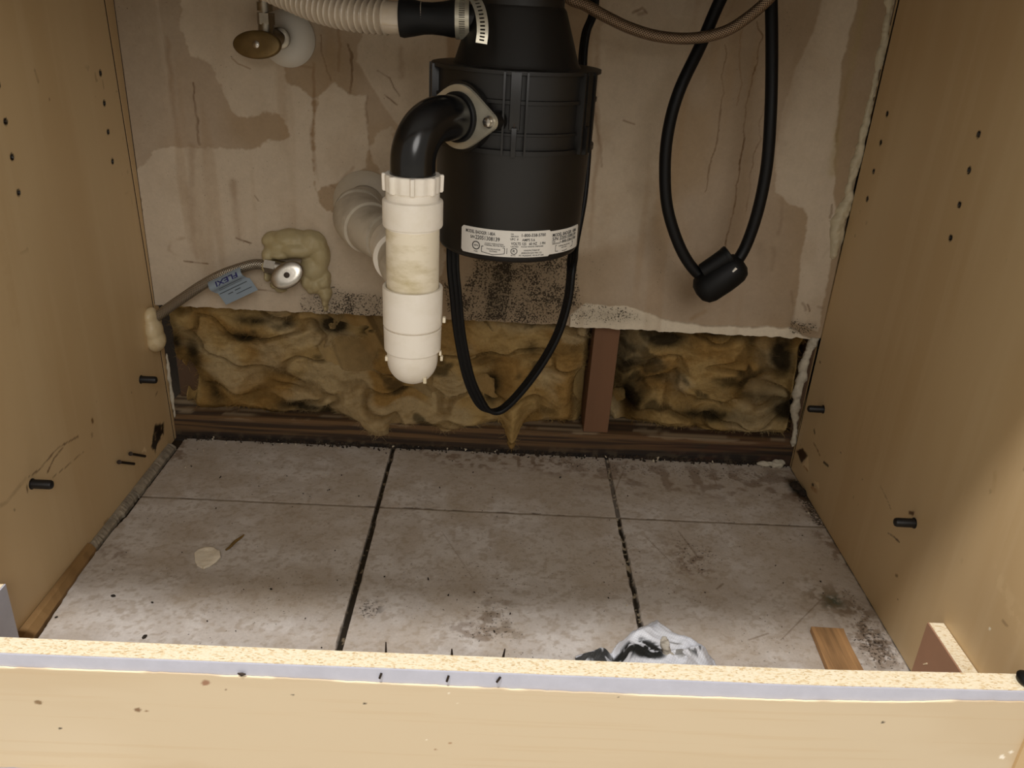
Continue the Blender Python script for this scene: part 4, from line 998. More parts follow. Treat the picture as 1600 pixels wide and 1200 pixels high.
for s in (1, -1):
    bm = bmesh.new(); lathe(bm, F1 + nd * .0024 + tang * s * ex, nd, [(.0052, 0), (.0052, .001), (.0042, .0012), (.0042, .0042), (.003, .005), (0, .0052)], 6 if False else 20, fn=lambda th, r, d: r * (1 if d < .0011 else .9 + .1 * abs(math.cos(3 * th))))
    bobj('flange_bolt', bm, M['chrome'], fl, True)
# elbow
Re = .034; el = []
top = Vector((PX, PY, zE)); hd = (top - Fp).length
bend0 = top - nd * Re
el.append(Fp - nd * .004); el.append(Fp + (bend0 - Fp) * .5)
for i in range(17):
    a = PI / 2 * i / 16; el.append(bend0 + nd * Re * math.sin(a) + Vector((0, 0, -Re * (1 - math.cos(a)))))
zn = P(645, 283, y=PY).z
el.append(Vector((PX, PY, zn - .012)))
bm = bmesh.new(); sweep(bm, el, .0192, 40); bobj('discharge_elbow', bm, M['black_gloss'], disp, True, 60)
bm = bmesh.new(); lathe(bm, F1 + nd * .0022, nd, [(.0192, 0), (.0215, .0002), (.0215, .0035), (.0205, .0045), (.019, .0045)], 40); bobj('gasket', bm, M['rubber'], disp, True)

# dishwasher inlet stub, part of the housing
yi = -.245
ca = P(724, 29, y=yi); cb = P(775, 26, y=yi)
bm = bmesh.new(); sweep(bm, [ca + Vector((-.012, 0, 0)), ca, Vector((DX - .02, yi, ca.z))], .0125, 28); bobj('inlet_stub', bm, M['black_body'], disp, True)

# rubber coupler on the inlet
c0 = P(624, 28, y=yi); c1 = P(640, 28, y=yi); c2 = P(676, 27, y=yi); c3 = P(700, 28, y=yi); c4 = P(724, 30, y=yi)
coup = empty('rubber_coupler', (c2.x, yi, c2.z - .02), 'black rubber coupler joining the corrugated hose to the disposer inlet', 'hose coupler')
ax = (c4 - c0); L0 = ax.length; bm = bmesh.new()
mm = .566e-3
prof = [(.0125, .012), (.0135, 0), (28 * mm, .0005), (29.5 * mm, .004), (27 * mm, L0 * .22), (24 * mm, L0 * .38), (23.5 * mm, L0 * .52), (25 * mm, L0 * .68), (27.5 * mm, L0 * .82), (28 * mm, L0 + .004), (27.5 * mm, L0 + .006), (.0130, L0 + .006)]
lathe(bm, c0 - ax.normalized() * .0, ax, prof, 48); bobj('coupler_sleeve', bm, M['rubber'], coup, True, 50)
# worm-drive clamp band around the thick end and its loose tail
axn = ax.normalized(); cc = c4 - axn * .0005; ta, tb = frame_of(axn)
def slotband(pf, n, w, thick, pts_dir, holes_from=0, holes_to=1, parent=None, name='clamp_band'):
    """pf(t)->(centre, normal out), pts_dir = width dir; ladder with slots made of rails and rungs"""
    bm = bmesh.new()
    def ring(t): 
        c, nn = pf(t); return c, nn
    def strip(u0, u1, t0, t1, k):
        prev = None
        for i in range(k + 1):
            t = t0 + (t1 - t0) * i / k; c, nn = ring(t); wd_ = pts_dir(t)
            q = [bm.verts.new(c + wd_ * u0), bm.verts.new(c + wd_ * u1), bm.verts.new(c + wd_ * u1 + nn * thick), bm.verts.new(c + wd_ * u0 + nn * thick)]
            if prev:
                for j in range(4): bm.faces.new((prev[j], prev[(j + 1) % 4], q[(j + 1) % 4], q[j]))
            else: bm.faces.new(q)
            prev = q
        bm.faces.new(prev[::-1])
    hw = w / 2
    strip(-hw, -hw * .42, 0, 1, 80); strip(hw * .42, hw, 0, 1, 80)
    for i in range(n):
        t = (i + .5) / n; 
        strip(-hw * .42, hw * .42, t - .26 / n, t + .26 / n, 2)
    strip(-hw * .42, hw * .42, .985, 1, 2)
    return bobj(name, bm, M['zinc'], parent, False)
rcl = 28.6 * mm
clamp = empty('hose_clamp', (cc.x, cc.y, cc.z - rcl), 'slotted steel hose clamp round the black rubber coupler', 'hose clamp')
def pf(t):
    a = t * 2 * PI; nn = ta * math.cos(a) + tb * math.sin(a); return cc + nn * rcl, nn
slotband(pf, 58, .0125, .0007, lambda t: axn, parent=clamp, name='band')
tp = [P(724, -14, y=-.262), P(738, -6, y=-.270), P(748, 10, y=-.280), P(753, 30, y=-.288), P(754, 50, y=-.292), P(752, 68, y=-.294)]
tc_ = catmull(tp, 10)
def pf2(t):
    i = min(int(t * (len(tc_) - 1)), len(tc_) - 2); f = t * (len(tc_) - 1) - i; c = tc_[i].lerp(tc_[i + 1], f); tdir = (tc_[i + 1] - tc_[i]).normalized()
    return c, tdir.cross(wdir2(t)).normalized() * 1
def wdir2(t):
    i = min(int(t * (len(tc_) - 1)), len(tc_) - 2); tdir = (tc_[i + 1] - tc_[i]).normalized(); v = Vector((1, .1, 0)); return (v - tdir * v.dot(tdir)).normalized()
slotband(pf2, 17, .0098, .0006, wdir2, parent=clamp, name='loose_tail')
bm = bmesh.new(); box(bm, cc + Vector((-.007, -.006, rcl + .001)), cc + Vector((.007, .006, rcl + .010)), .002); bobj('screw_housing', bm, M['zinc'], clamp)

# ================================================================== CORRUGATED HOSE
hp = [P(330, -60, y=-.17), P(400, -32, y=-.185), P(455, -8, y=-.20), P(500, 10, y=-.215), P(550, 22, y=-.23), P(600, 27, y=-.24), c1 - axn * .004, c1 + axn * .012]
hpc = catmull(hp, 36)
tot = sum((hpc[i + 1] - hpc[i]).length for i in range(len(hpc) - 1)); 
res = []; acc = 0; step = .0006; d = 0; i = 0; segl = [(hpc[k + 1] - hpc[k]).length for k in range(len(hpc) - 1)]
cum = [0]
for s in segl: cum.append(cum[-1] + s)
k = 0
for j in range(int(tot / step)):
    dd = j * step
    while k < len(segl) - 1 and cum[k + 1] < dd: k += 1
    res.append(hpc[k].lerp(hpc[k + 1], (dd - cum[k]) / max(segl[k], 1e-9)))
def rcor(t, L):
    if L > tot - .0335: return .0138
    ph = (L / .0062) % 1; return .0106 + .0048 * (0.5 - .5 * math.cos(2 * PI * ph)) ** .8
hose = None
bm = bmesh.new(); sweep(bm, res, rcor, 40); o = base(bobj('corrugated_hose', bm, M['corr'], None, True, 80)); tag(o, 'translucent ribbed plastic drain hose running to the black rubber coupler', 'hose')

# ================================================================== WHITE DRAIN PIPE AND TRAP
trap = empty('drain_trap', (PX, PY, .27), 'white plastic drain pipe and trap hanging under the black elbow', 'drain pipe')
def zf(py, r, px=645): return P(px, py, y=PY - r).z
mmp = lambda z: (abs((PY - CAM[1]) * .908) + (CAM[2] - z) * .418) / FPX
z_nt = zf(281, .026); z_nb = zf(309, .026); z_ct = zf(322, .0245); z_cb = zf(364, .0258); z_pb = zf(462, .0235); z_ht = zf(462, .027); z_hb = zf(524, .027); z_lb = zf(563, .0268); z_bt = zf(613, .012)
# wing nut : eight flats with raised lugs
def nutf(th, r, d):
    if r < .0225: return r
    a = ((th + .30) * 8 / (2 * PI)) % 1; e = abs(a - .5)
    return r + .0022 * (1 - sm(.07, .12, e)) - .0022 + .0016 * (2 * abs(e - .25))
bm = bmesh.new(); lathe(bm, (PX, PY, 0), (0, 0, 1), [(.0196, z_nt - .004), (.0196, z_nt), (.0252, z_nt), (.0258, z_nt - .001), (.0254, z_nb + .001), (.0246, z_nb), (.0222, z_nb), (.0222, z_nb - .002)], 160, fn=nutf)
bobj('slip_nut', bm, M['pvc'], trap, True, 30)
bm = bmesh.new(); lathe(bm, (PX, PY, 0), (0, 0, 1), [(.0222, z_nb), (.0230, z_nb - .001), (.0232, z_ct + .001), (.0258, z_ct), (.0262, z_ct - .0012), (.0262, z_cb + .0012), (.0256, z_cb), (.0236, z_cb), (.0236, z_cb - .002)], 64)
bobj('trap_adapter', bm, M['pvc'], trap, True, 30)
bm = bmesh.new(); lathe(bm, (PX, PY, 0), (0, 0, 1), [(.0234, z_cb + .001), (.0234, z_pb - .006)], 64); bobj('tail_pipe', bm, M['pvc_pipe'], trap, True, 30)
bm = bmesh.new(); lathe(bm, (PX, PY, 0), (0, 0, 1), [(.0236, z_ht - .010), (.0240, z_ht), (.0266, z_ht), (.0270, z_ht - .001), (.0268, z_hb + .0012), (.0260, z_hb), (.0240, z_hb)], 64); cp_ = bobj('coupling', bm, M['pvc'], trap, True, 30)
bm = bmesh.new(); lathe(bm, (PX, PY, 0), (0, 0, 1), [(.0238, z_hb + .002), (.0240, z_hb - .0012), (.0258, z_hb - .0013), (.0264, z_hb - .0022), (.0260, z_lb + .0012), (.0252, z_lb), (.0236, z_lb)], 64); bobj('trap_hub', bm, M['pvc'], trap, True, 30)
# U bend going back to the rear leg
RXp, RYp = PX - .012, PY + .092
ub = []; zc_b = z_lb - .004; mid_ = Vector(((PX + RXp) / 2, (PY + RYp) / 2, 0)); Rb = (Vector((RXp - PX, RYp - PY, 0))).length / 2; dirb = Vector((RXp - PX, RYp - PY, 0)).normalized()
ub.append(Vector((PX, PY, zc_b + .012)))
drop = zc_b - (zf(613, 0) + .0235)
for i in range(25):
    a = PI * i / 24; ub.append(Vector((mid_.x, mid_.y, 0)) - dirb * Rb * math.cos(a) + Vector((0, 0, zc_b - drop * math.sin(a))))
ub.append(Vector((RXp, RYp, zc_b + .02)))
bm = bmesh.new(); sweep(bm, ub, .0236, 48); bobj('return_bend', bm, M['pvc'], trap, True, 70)
# moulding seam and glue drips on the bend
for px, py, s in ((604, 560, .002), (688, 552, .0018), (664, 594, .0026), (694, 500, .0022), (690, 560, .002)):
    bm = bmesh.new(); q = P(px, py, y=PY - (.006 if s < .0025 else .010)); box(bm, q - Vector((s * .6, s, s)), q + Vector((s * .6, s, s * 1.3)), .0005)
    bobj('glue_drip', bm, M['pvc_pipe'], trap)
# rear leg and arm to the wall
zarm = P(572, 318, y=YD).z
AX = P(572, 318, y=YD).x
bm = bmesh.new(); sweep(bm, [(RXp, RYp, zc_b + .004), (RXp, RYp, zarm - .03)], .0234, 40); bobj('rear_leg', bm, M['pvc_pipe'], trap, True, 60)
bm = bmesh.new(); lathe(bm, (RXp, RYp, 0), (0, 0, 1), [(.0268, zc_b + .004), (.0270, zc_b + .005), (.0268, zc_b + .034), (.024, zc_b + .035)], 48); bobj('rear_hub', bm, M['pvc'], trap, True, 30)
# path of the arm
w0 = Vector((AX, YD + .004, zarm)); 
e2 = Vector((RXp, RYp, zarm - .004))
pA = P(566, 352, y=-.075); pB = P(592, 392, y=-.125)
arm = catmull([w0, Vector((AX - .001, -.045, zarm)), Vector((AX + .004, -.085, zarm - .002)), Vector((AX + .026, -.128, zarm - .004)), Vector((AX + .058, -.172, zarm - .006)), Vector((RXp - .01, RYp + .012, zarm - .008)), Vector((RXp, RYp, zarm - .022)), Vector((RXp, RYp, zarm - .045))], 14)
bm = bmesh.new(); sweep(bm, arm, .0238, 44); bobj('trap_arm', bm, M['pvc_cem'], trap, True, 70)
def collar(i0, i1, r, name, m):
    bm = bmesh.new(); n = i1 - i0
    sweep(bm, [arm[i] for i in range(i0, i1 + 1)], lambda t, L: r * (.975 if t < .03 or t > .97 else 1.0), 44); return bobj(name, bm, m, trap, True, 35)
collar(18, 21, .0300, 'arm_collar', M['pvc_cem']); collar(25, 39, .0305, 'arm_elbow', M['pvc_cem']); collar(39, 50, .0272, 'arm_coupling', M['pvc_cem']); collar(56, 66, .0290, 'arm_hub', M['pvc'])
bm = bmesh.new(); lathe(bm, (AX, YD - .0004, zarm), (0, -1, 0), [(.0242, -.002), (.041, 0), (.0412, .001), (.038, .0045), (.030, .0075), (.0245, .0085), (.0240, .006)], 72)
pl = bobj('wall_plate', bm, M['beige_plate'], trap, True, 40); pl['label'] = 'round beige wall plate'

# ================================================================== UPPER SHUT-OFF VALVE
vE = P(446, 60, y=YD)
val = empty('shutoff_valve', (vE.x, YD, vE.z - .03), 'shut-off valve with oval brass handle at upper left of the wall', 'valve')
bm = bmesh.new(); q = P(450, 60, y=YD); lathe(bm, (q.x, YD - .0004, q.z), (0, -1, 0), [(.004, 0), (.0315, 0), (.0318, .001), (.029, .005), (.022, .0095), (.012, .0105), (.008, .0106)], 64); pl = bobj('wall_plate', bm, M['white_plate'], val, True, 40); pl['label'] = 'round white wall plate'
bm = bmesh.new(); 
d0 = P(430, 96, y=YD - .0108); d1 = P(434, 78, y=YD - .013)
vc = P(437, 60, y=-.034); vb = P(415, 54, y=-.050); vh = P(402, 70, y=-.066)
bm = bmesh.new(); sweep(bm, [Vector((q.x - .004, YD + .002, q.z)), vc], .0095, 24); lathe(bm, vc, (0, -1, 0), [(.0095, -.004), (.0118, -.003), (.0118, .003), (.0095, .004)], 24)
sweep(bm, [vc, vb], .0085, 24)
sweep(bm, [vb + Vector((0, 0, -.006)), P(416, 36, y=-.050)], .0088, 24)
sweep(bm, [vb, vb.lerp(vh, .9)], .0065, 20); bobj('valve_body', bm, M['nickel'], val, True, 50)
bm = bmesh.new(); a = P(416, 38, y=-.050); b = P(415, 20, y=-.050); sweep(bm, [a, b], .0098, 6); sweep(bm, [b, P(414, 17, y=-.05)], .0082, 24); sweep(bm, [P(414, 17, y=-.05), P(413, 3, y=-.05)], .0086, 24, ); bobj('compression_nut', bm, M['nickel'], val, True, 30)
bm = bmesh.new(); sweep(bm, [P(413, 3, y=-.05), P(411, -70, y=-.05)], .0064, 24); bobj('riser_tube', bm, M['chrome'], val, True, 50)
def oval(bm, c, ax, wdir, a, b, t, seg=48, dome=.25):
    ax = Vector(ax).normalized(); wd_ = Vector(wdir); wd_ = (wd_ - ax * wd_.dot(ax)).normalized(); hd_ = ax.cross(wd_)
    prof = [(0, -t / 2), (.8, -t / 2), (.97, -t * .35), (1, 0), (.97, t * .3), (.9, t * .42), (.5, t * (.42 + dome * .2)), (0, t * (.42 + dome * .3))]
    rings = []
    for r, d in prof:
        if r == 0: rings.append([bm.verts.new(c + ax * d)])
        else: rings.append([bm.verts.new(c + ax * d + wd_ * a * r * math.cos(2 * PI * k / seg) + hd_ * b * r * math.sin(2 * PI * k / seg)) for k in range(seg)])
    for A, B in zip(rings[:-1], rings[1:]):
        for k in range(seg):
            k2 = (k + 1) % seg
            if len(A) == 1: bm.faces.new((A[0], B[k2], B[k]))
            elif len(B) == 1: bm.faces.new((A[k], A[k2], B[0]))
            else: bm.faces.new((A[k], A[k2], B[k2], B[k]))
axh = Vector((-.15, -1, .16))
bm = bmesh.new(); oval(bm, vh, axh, (1, 0, .02), .0282, .0150, .008); hn = bobj('valve_handle', bm, M['brass'], val, True, 50); hn['label'] = 'oval brass handle'
bm = bmesh.new(); lathe(bm, vh + axh.normalized() * .003, axh, [(.0040, 0), (.0040, .001), (.0022, .0022), (0, .0024)], 20); bobj('handle_screw', bm, M['chrome'], hn, True)

# ================================================================== LOWER SHUT-OFF VALVE, FOAM AND BRAIDED HOSE
lv = P(455, 420, y=YD)
val = empty('shutoff_valve', (lv.x, YD, lv.z - .02), 'chrome shut-off valve ringed by cured foam above the insulation', 'valve')
hc = P(449, 430, y=-.052)
bm = bmesh.new(); sweep(bm, [P(455, 424, y=YD + .002), P(450, 422, y=-.030), hc + Vector((.002, .006, .0))], .0085, 24); sweep(bm, [P(450, 420, y=-.034), P(428, 416, y=-.034)], .0085, 24); bobj('valve_body', bm, M['chrome'], val, True, 50)
bm = bmesh.new(); sweep(bm, [P(431, 417, y=-.034), P(414, 414, y=-.034)], .0100, 6); bobj('hose_nut', bm, M['chrome'], val, True, 30)
bm = bmesh.new(); axh = Vector((.10, -1, .35)); oval(bm, hc, axh, (1, 0, .72), .0222, .0158, .009, dome=.1); hn = bobj('valve_handle', bm, M['chrome'], val, True, 50)
bm = bmesh.new(); lathe(bm, hc + axh.normalized() * .0052, axh, [(.0036, 0), (.0036, .001), (0, .0014)], 20); bobj('handle_screw', bm, M['dark_metal'], hn, True)
def fb(l, y0=YD, k=.82e-3):
    out = []
    for px, py, rx, rz, dep in l:
        q = P(px, py, y=y0 - dep * .35); out.append(((q.x, y0 - dep * .30, q.z), (rx * k, dep, rz * k)))
    return out
foam = blob('foam_mass', fb([(428, 376, 20, 15, .014), (455, 374, 32, 16, .018), (485, 382, 26, 22, .018), (500, 400, 16, 28, .016), (465, 388, 34, 16, .022), (490, 418, 22, 24, .017), (480, 436, 11, 18, .016), (440, 384, 26, 16, .018), (422, 396, 12, 14, .018), (418, 412, 6, 14, .024), (421, 428, 6, 10, .022), (430, 444, 8, 6, .012), (440, 452, 10, 5, .010),
                                  (502, 440, 9, 14, .012), (512, 432, 5, 8, .012), (508, 458, 10, 14, .013), (494, 444, 13, 16, .014), (486, 450, 8, 10, .012), (505, 440, 12, 12, .014), (508, 472, 5, 8, .010), (509, 482, 4, 6, .008), (503, 425, 9, 12, .012), (440, 395, 22, 10, .020)]), 'foam', .0012, noise=.0016, ns=60, smooth=10)
base(foam); tag(foam, 'lumpy yellow cured foam plastered over the wall around the chrome valve', 'foam')
hh = [P(414, 414, y=-.034), P(398, 413, y=-.036), P(375, 419, y=-.042), P(345, 430, y=-.046), P(315, 446, y=-.044), P(285, 466, y=-.040), P(262, 482, y=-.036), P(240, 499, y=-.033), P(225, 510, x=XL - .006)]
hh[-1] = Vector((XL - .004, hh[-2].y, hh[-2].z - .008))
hcv = catmull(hh, 10)
bh = empty('braided_hose', (hcv[40].x, hcv[40].y, hcv[-1].z), 'braided steel supply hose with pale tag running into the left cabinet side', 'hose')
bm = bmesh.new(); sweep(bm, hcv, .0066, 24, uvl=True); bobj('braided_sleeve', bm, M['braid'], bh, True, 60)
# tag wrapped round the hose: a folded flag
ta0, ta1 = P(325, 441, y=-.0525), P(375, 417, y=-.0525); 
td = (ta1 - ta0); tdn = td.normalized(); dn = Vector((tdn.z, -.05, -tdn.x)); 
if dn.z > 0: dn = -dn
Hh = .0355
def tagmap(u, v, off):        # u along hose, v down from the upper edge
    f = v / Hh; yb = -.0068 * math.sin(min(1, f / .42) * PI) if f < .42 else 0
    return tuple(ta0 + tdn * u + dn * v + Vector((0, (yb + .006 * max(0, f - .3)) - off, 0)))
bm = bmesh.new(); rows = []
TL = td.length
for i in range(17):
    v = Hh * i / 16; sh = .003 * (i > 7)
    rows.append([bm.verts.new(tagmap(u + sh, v, 0)) for u in (0, TL)] + [bm.verts.new(tagmap(u + sh, v, -.0005)) for u in (TL, 0)])
for i in range(16):
    for j in range(4): bm.faces.new((rows[i][j], rows[i][(j + 1) % 4], rows[i + 1][(j + 1) % 4], rows[i + 1][j]))
bm.faces.new(rows[0]); bm.faces.new(rows[-1][::-1])
tg = bobj('hose_tag', bm, M['tag'], bh, True, 50); tg['label'] = 'pale blue paper tag'
def tagmap_rot(u, v, off): return tagmap(TL - u, v, off)       # writing stands upside down
lettering([('FLEXI', TL * .12, Hh * .08, Hh * .17, TL * .66)], [], 'tag_name', tg, tagmap_rot, M['ink_blue'], .0013)
lettering([], [([(TL * .2, Hh * .36), (TL * .9, Hh * .36)], .0006), ([(TL * .15, Hh * .43), (TL * .85, Hh * .43)], .0005), ([(TL * .1, Hh * .55), (TL * .95, Hh * .55)], .0011), ([(TL * .3, Hh * .68), (TL * .45, Hh * .68)], .0012), ([(TL * .52, Hh * .66), (TL * .7, Hh * .66)], .0012), ([(TL * .5, Hh * .80), (TL * .98, Hh * .80)], .0009)],
          'small_print', tg, tagmap, M['tag_ink'], .0006)
q = P(234, 512, x=XL)
fb2 = blob('foam_plug', [((XL + .004, q.y + .000, q.z + .014), (.008, .014, .014)), ((XL + .006, q.y - .003, q.z - .002), (.011, .016, .018)), ((XL + .007, q.y - .003, q.z - .016), (.012, .015, .016)), ((XL + .005, q.y + .008, q.z + .006), (.008, .008, .012))], 'foam_pale', .0012, noise=.0012, ns=60, smooth=3)
base(fb2); tag(fb2, 'pale blob of cured foam on the left cabinet side where the hose enters', 'foam')

# caulk bead down the right corner, and crumbled board edge below it
def bead(name, pts, label, cat, m, noise=.002, ns=60):
    balls = []
    c = catmull([Vector(p[:3]) for p in pts], 6); rs = np.interp(np.linspace(0, len(pts) - 1, len(c)), range(len(pts)), [p[3] for p in pts])
    for q, r in zip(c, rs): balls.append((q, (r * .8, r * .8, max(r * 1.0, .009))))
    o = blob(name, balls, m, .0014, noise=noise, ns=ns, smooth=2); base(o); return tag(o, label, cat)
def wl(px, py, r, y=YD + .001): q = P(px, py, y=y); return (min(q.x, XR - r * .55), q.y, q.z, r)
bead('caulk_bead', [wl(1400, -60, .007), wl(1390, 0, .0065), wl(1384, 50, .006), wl(1376, 100, .0065), wl(1366, 150, .0055), wl(1356, 200, .007), wl(1347, 240, .006), wl(1334, 265, .009), wl(1328, 285, .006), wl(1322, 315, .008), wl(1310, 345, .012), wl(1306, 375, .011), wl(1303, 395, .006)],
     'lumpy cream caulk bead down the corner between wall and right cabinet side', 'caulk', M['caulk'], .004, 90)
def we(px, py, r): q = P(px, py, y=-.004); return (min(q.x, XR - .0005), q.y, q.z, r)
bead('crumbled_board_edge', [we(1272, 524, .007), we(1268, 540, .006), we(1258, 562, .008), we(1253, 588, .009), we(1247, 612, .008), we(1243, 640, .007), we(1243, 662, .005), we(1240, 690, .004)], 'crumbling white plasterboard edge beside the right-hand insulation bay', 'plaster edge', M['gypsum'], .0045, 95)
def wf(px, py, r): q = P(px, py, y=-.004); return (max(q.x, XL + .003), q.y, q.z, r)
bead('crumbled_board_edge', [wf(256, 560, .003), wf(262, 590, .0035), wf(268, 620, .003), wf(272, 645, .003)], 'crumbling plaster edge at the far left corner below the foam blob', 'plaster edge', M['gypsum'], .002, 120)
q = P(1206, 722, y=-.003)
o = blob('plaster_lump', [((q.x - .012, -.006, .004), (.012, .006, .005)), ((q.x + .006, -.005, .005), (.014, .006, .006))], M['gypsum'], .0012, noise=.003, ns=130, smooth=1); base(o); tag(o, 'dirty plaster lump on the tiles at the back right corner', 'plaster lump')

# ================================================================== CABLES
def cable(name, pts, r, m, label, cat, n=12, prof=None, wdir=None, seg=20, uvl=False):
    bm = bmesh.new(); sweep(bm, catmull(pts, n), r, seg, prof, wdir, uvl=uvl)
    return bm
y = -.10
bm = bmesh.new(); sweep(bm, catmull([P(820, -70, y=-.12), P(882, -8, y=-.115), P(915, 8, y=-.11), P(945, 25, y=-.105), P(985, 44, y=-.10), P(1030, 57, y=-.10), P(1080, 60, y=-.10), P(1130, 50, y=-.10), P(1170, 26, y=-.10), P(1205, -6, y=-.10), P(1250, -60, y=-.10)], 14), .0060, 24, uvl=True)
o = bobj('braided_hose', bm, M['braid_dark'], None, True, 60); base(o); tag(o, 'brownish braided steel hose sagging across the top right of the wall', 'hose')
pc = empty('power_cord', (P(1120, 440, y=y).x, y, P(1120, 470, y=y).z), 'thick black power cord hanging in a long loop at the right of the wall', 'power cord')
bm = bmesh.new(); sweep(bm, catmull([P(1175, -90, y=-.07), P(1128, -5, y=-.075), P(1096, 68, y=-.085), P(1062, 140, y=y), P(1045, 200, y=y), P(1039, 260, y=y), P(1043, 325, y=y), P(1062, 385, y=y), P(1085, 422, y=y), P(1110, 440, y=y)], 12), .0067, 22)
bobj('cable', bm, M['cord'], pc, True, 60)
bm = bmesh.new(); sweep(bm, catmull([P(1203, -90, y=-.07), P(1205, -5, y=-.08), P(1206, 90, y=-.09), P(1204, 180, y=y), P(1198, 260, y=y), P(1184, 330, y=y), P(1165, 385, y=y), P(1146, 415, y=y - .004), P(1130, 430, y=y)], 12), .0068, 22)
bobj('cable', bm, M['cord'], pc, True, 60)
pa, pb = P(1106, 448, y=y - .004), P(1147, 420, y=y - .004); pd = (pb - pa)
bm = bmesh.new(); Lp = pd.length
def flat(th, r, d): return r
lathe(bm, pa, pd, [(0, -.016), (.010, -.0145), (.017, -.009), (.0195, -.001), (.0200, Lp * .5), (.0195, Lp * .8), (.0185, Lp + .002), (.0150, Lp + .009), (.008, Lp + .013), (0, Lp + .0135)], 48)
bobj('plug_body', bm, M['rubber'], pc, True, 60)
bm = bmesh.new(); pe = P(1137, 402, y=y - .006); pdn = pd.normalized(); pu = Vector((0, -1, 0)).cross(pdn); pu = -pu if pu.z < 0 else pu
sweep(bm, [P(1098, 424, y=y - .004), P(1120, 410, y=y - .006), P(1137, 399, y=y - .007)], lambda t, L: .0095 + .0015 * t, 28); lathe(bm, P(1136, 400, y=y - .007), pdn, [(.0112, -.002), (.0118, .0), (.0118, .0035), (.010, .0045), (.0078, .0045), (.0074, .0005), (0, .0005)], 32)
bobj('strain_relief', bm, M['rubber'], pc, True, 50)
q = P(1149, 423, y=y - .0215); bm = bmesh.new(); box(bm, (-.0028, -.0006, -.0030), (.0028, .0008, .0030), .0003)
bm.transform(Matrix.Translation(q + Vector((-.0000, .000, 0))) @ Euler((.1, .6, .3)).to_matrix().to_4x4()); bobj('white_mark', bm, M['led'], pc)

# flat appliance cord below the disposer
def ripple(n=3, w=1.0, t=.42):
    pts = []
    N = 30
    for k in range(N):
        u = -1 + 2 * k / (N - 1); pts.append((u * w, t * (.62 + .38 * abs(math.sin((u + 1) / 2 * PI * n))) * (1 if 0 < k < N - 1 else .35)))
    for k in range(N - 1, -1, -1):
        u = -1 + 2 * k / (N - 1); pts.append((u * w, -t * (.62 + .38 * abs(math.sin((u + 1) / 2 * PI * n))) * (1 if 0 < k < N - 1 else .35)))
    return pts
# first point sits inside the bottom cover of the disposer
za = z_bot + .003
cp = [Vector((DX - .056, DY + .006, za)), P(708, 420, y=-.232), P(712, 460, y=-.23), P(718, 520, y=-.225), P(731, 585, y=-.22), P(746, 622, y=-.215), P(762, 641, y=-.21), P(784, 640, y=-.205), P(815, 610, y=-.20), P(848, 565, y=-.195), P(872, 520, y=-.19), P(887, 470, y=-.185), P(893, 420, y=-.180), P(897, 385, y=-.150), P(912, 300, y=-.120), P(918, 200, y=-.110), P(911, 120, y=-.096), P(911, 85, y=-.088), P(916, 50, y=-.080), P(928, 15, y=-.076), P(930, -50, y=-.072)]
def wdr(t):
    a = Vector((1, .05, 0)); b = Vector((.45, -.9, .15))
    k = min(1, max(0, (t - .24) / .10)); return a.lerp(b, k).normalized()
bm = bmesh.new(); sweep(bm, catmull(cp, 12), .0066, 20, ripple(), wdr)
bobj('appliance_cord', bm, M['cord'], disp, True, 50)
bm = bmesh.new(); lathe(bm, (DX - .056, DY + .006, z_bot - .004), (0, 0, 1), [(.0085, -.001), (.0090, 0), (.0092, .006)], 28); bobj('cord_bushing', bm, M['rubber'], disp, True)

# ================================================================== SMALL LOOSE THINGS
# plaster chip
def chip_obj():
    c = P(323, 873, z=0); bm = bmesh.new(); pts = []
    pxs = [(305, 880), (304, 868), (310, 862), (322, 858), (335, 859), (344, 865), (345, 873), (338, 880), (328, 886), (318, 891), (316, 888), (308, 886)]
    pts = [(P(a, b, z=0).x, P(a, b, z=0).y) for a, b in pxs]
    prism(bm, pts, 'z', .0004, .0032, .0008)
    bmesh.ops.triangulate(bm, faces=[f for f in bm.faces if len(f.verts) > 4]); bmesh.ops.subdivide_edges(bm, edges=bm.edges[:], cuts=2, use_grid_fill=True)
    for v in bm.verts:
        if v.co.z > .002: v.co.z += (float(vnoise(np.array([v.co.x * 180]), np.array([v.co.y * 180]), 3)[0]) - .4) * .0022
    o = base(bobj('plaster_chip', bm, M['plaster'], None, True, 30)); tag(o, 'rounded white plaster chip lying on the left front tile', 'plaster chip')
chip_obj()
bm = bmesh.new(); a, b = P(353, 860, z=.001), P(381, 836, z=.001); pth = [a.lerp(b, t) + Vector((.0006 * math.sin(t * 9), 0, .0006)) for t in np.linspace(0, 1, 12)]
sweep(bm, pth, lambda t, L: .0006 + .0012 * math.sin(PI * min(1, t * .9 + .1)) ** .7, 8); o = base(bobj('wood_splinter', bm, M['twig'], None, True)); tag(o, 'thin olive-brown splinter on the tile beside the white plaster chip', 'splinter')
# wood shim
def shim():
    pxs = [(1267, 980), (1318, 983), (1322, 995), (1329, 1010), (1352, 1053), (1296, 1052)]
    pts = [(P(a, b, z=.006).x, P(a, b, z=.006).y) for a, b in pxs]
    # slightly ragged right edge
    pts = pts[:2] + [(pts[2][0], pts[2][1])] + pts[3:]
    bm = bmesh.new(); prism(bm, pts, 'z', .0004, .0072, .0005)
    o = base(bobj('wood_shim', bm, M['shim'])); tag(o, 'small split brown wood offcut on the tile near the right front', 'wood offcut')
shim()
bm = bmesh.new(); q = P(1357, 1047, z=0); lathe(bm, q + Vector((0, 0, .0009)), (.3, 1, 0), [(.0008, -.006), (.001, 0), (.0007, .006)], 8)
# small blackened bits seen as single pieces
rnd = random.Random(3)
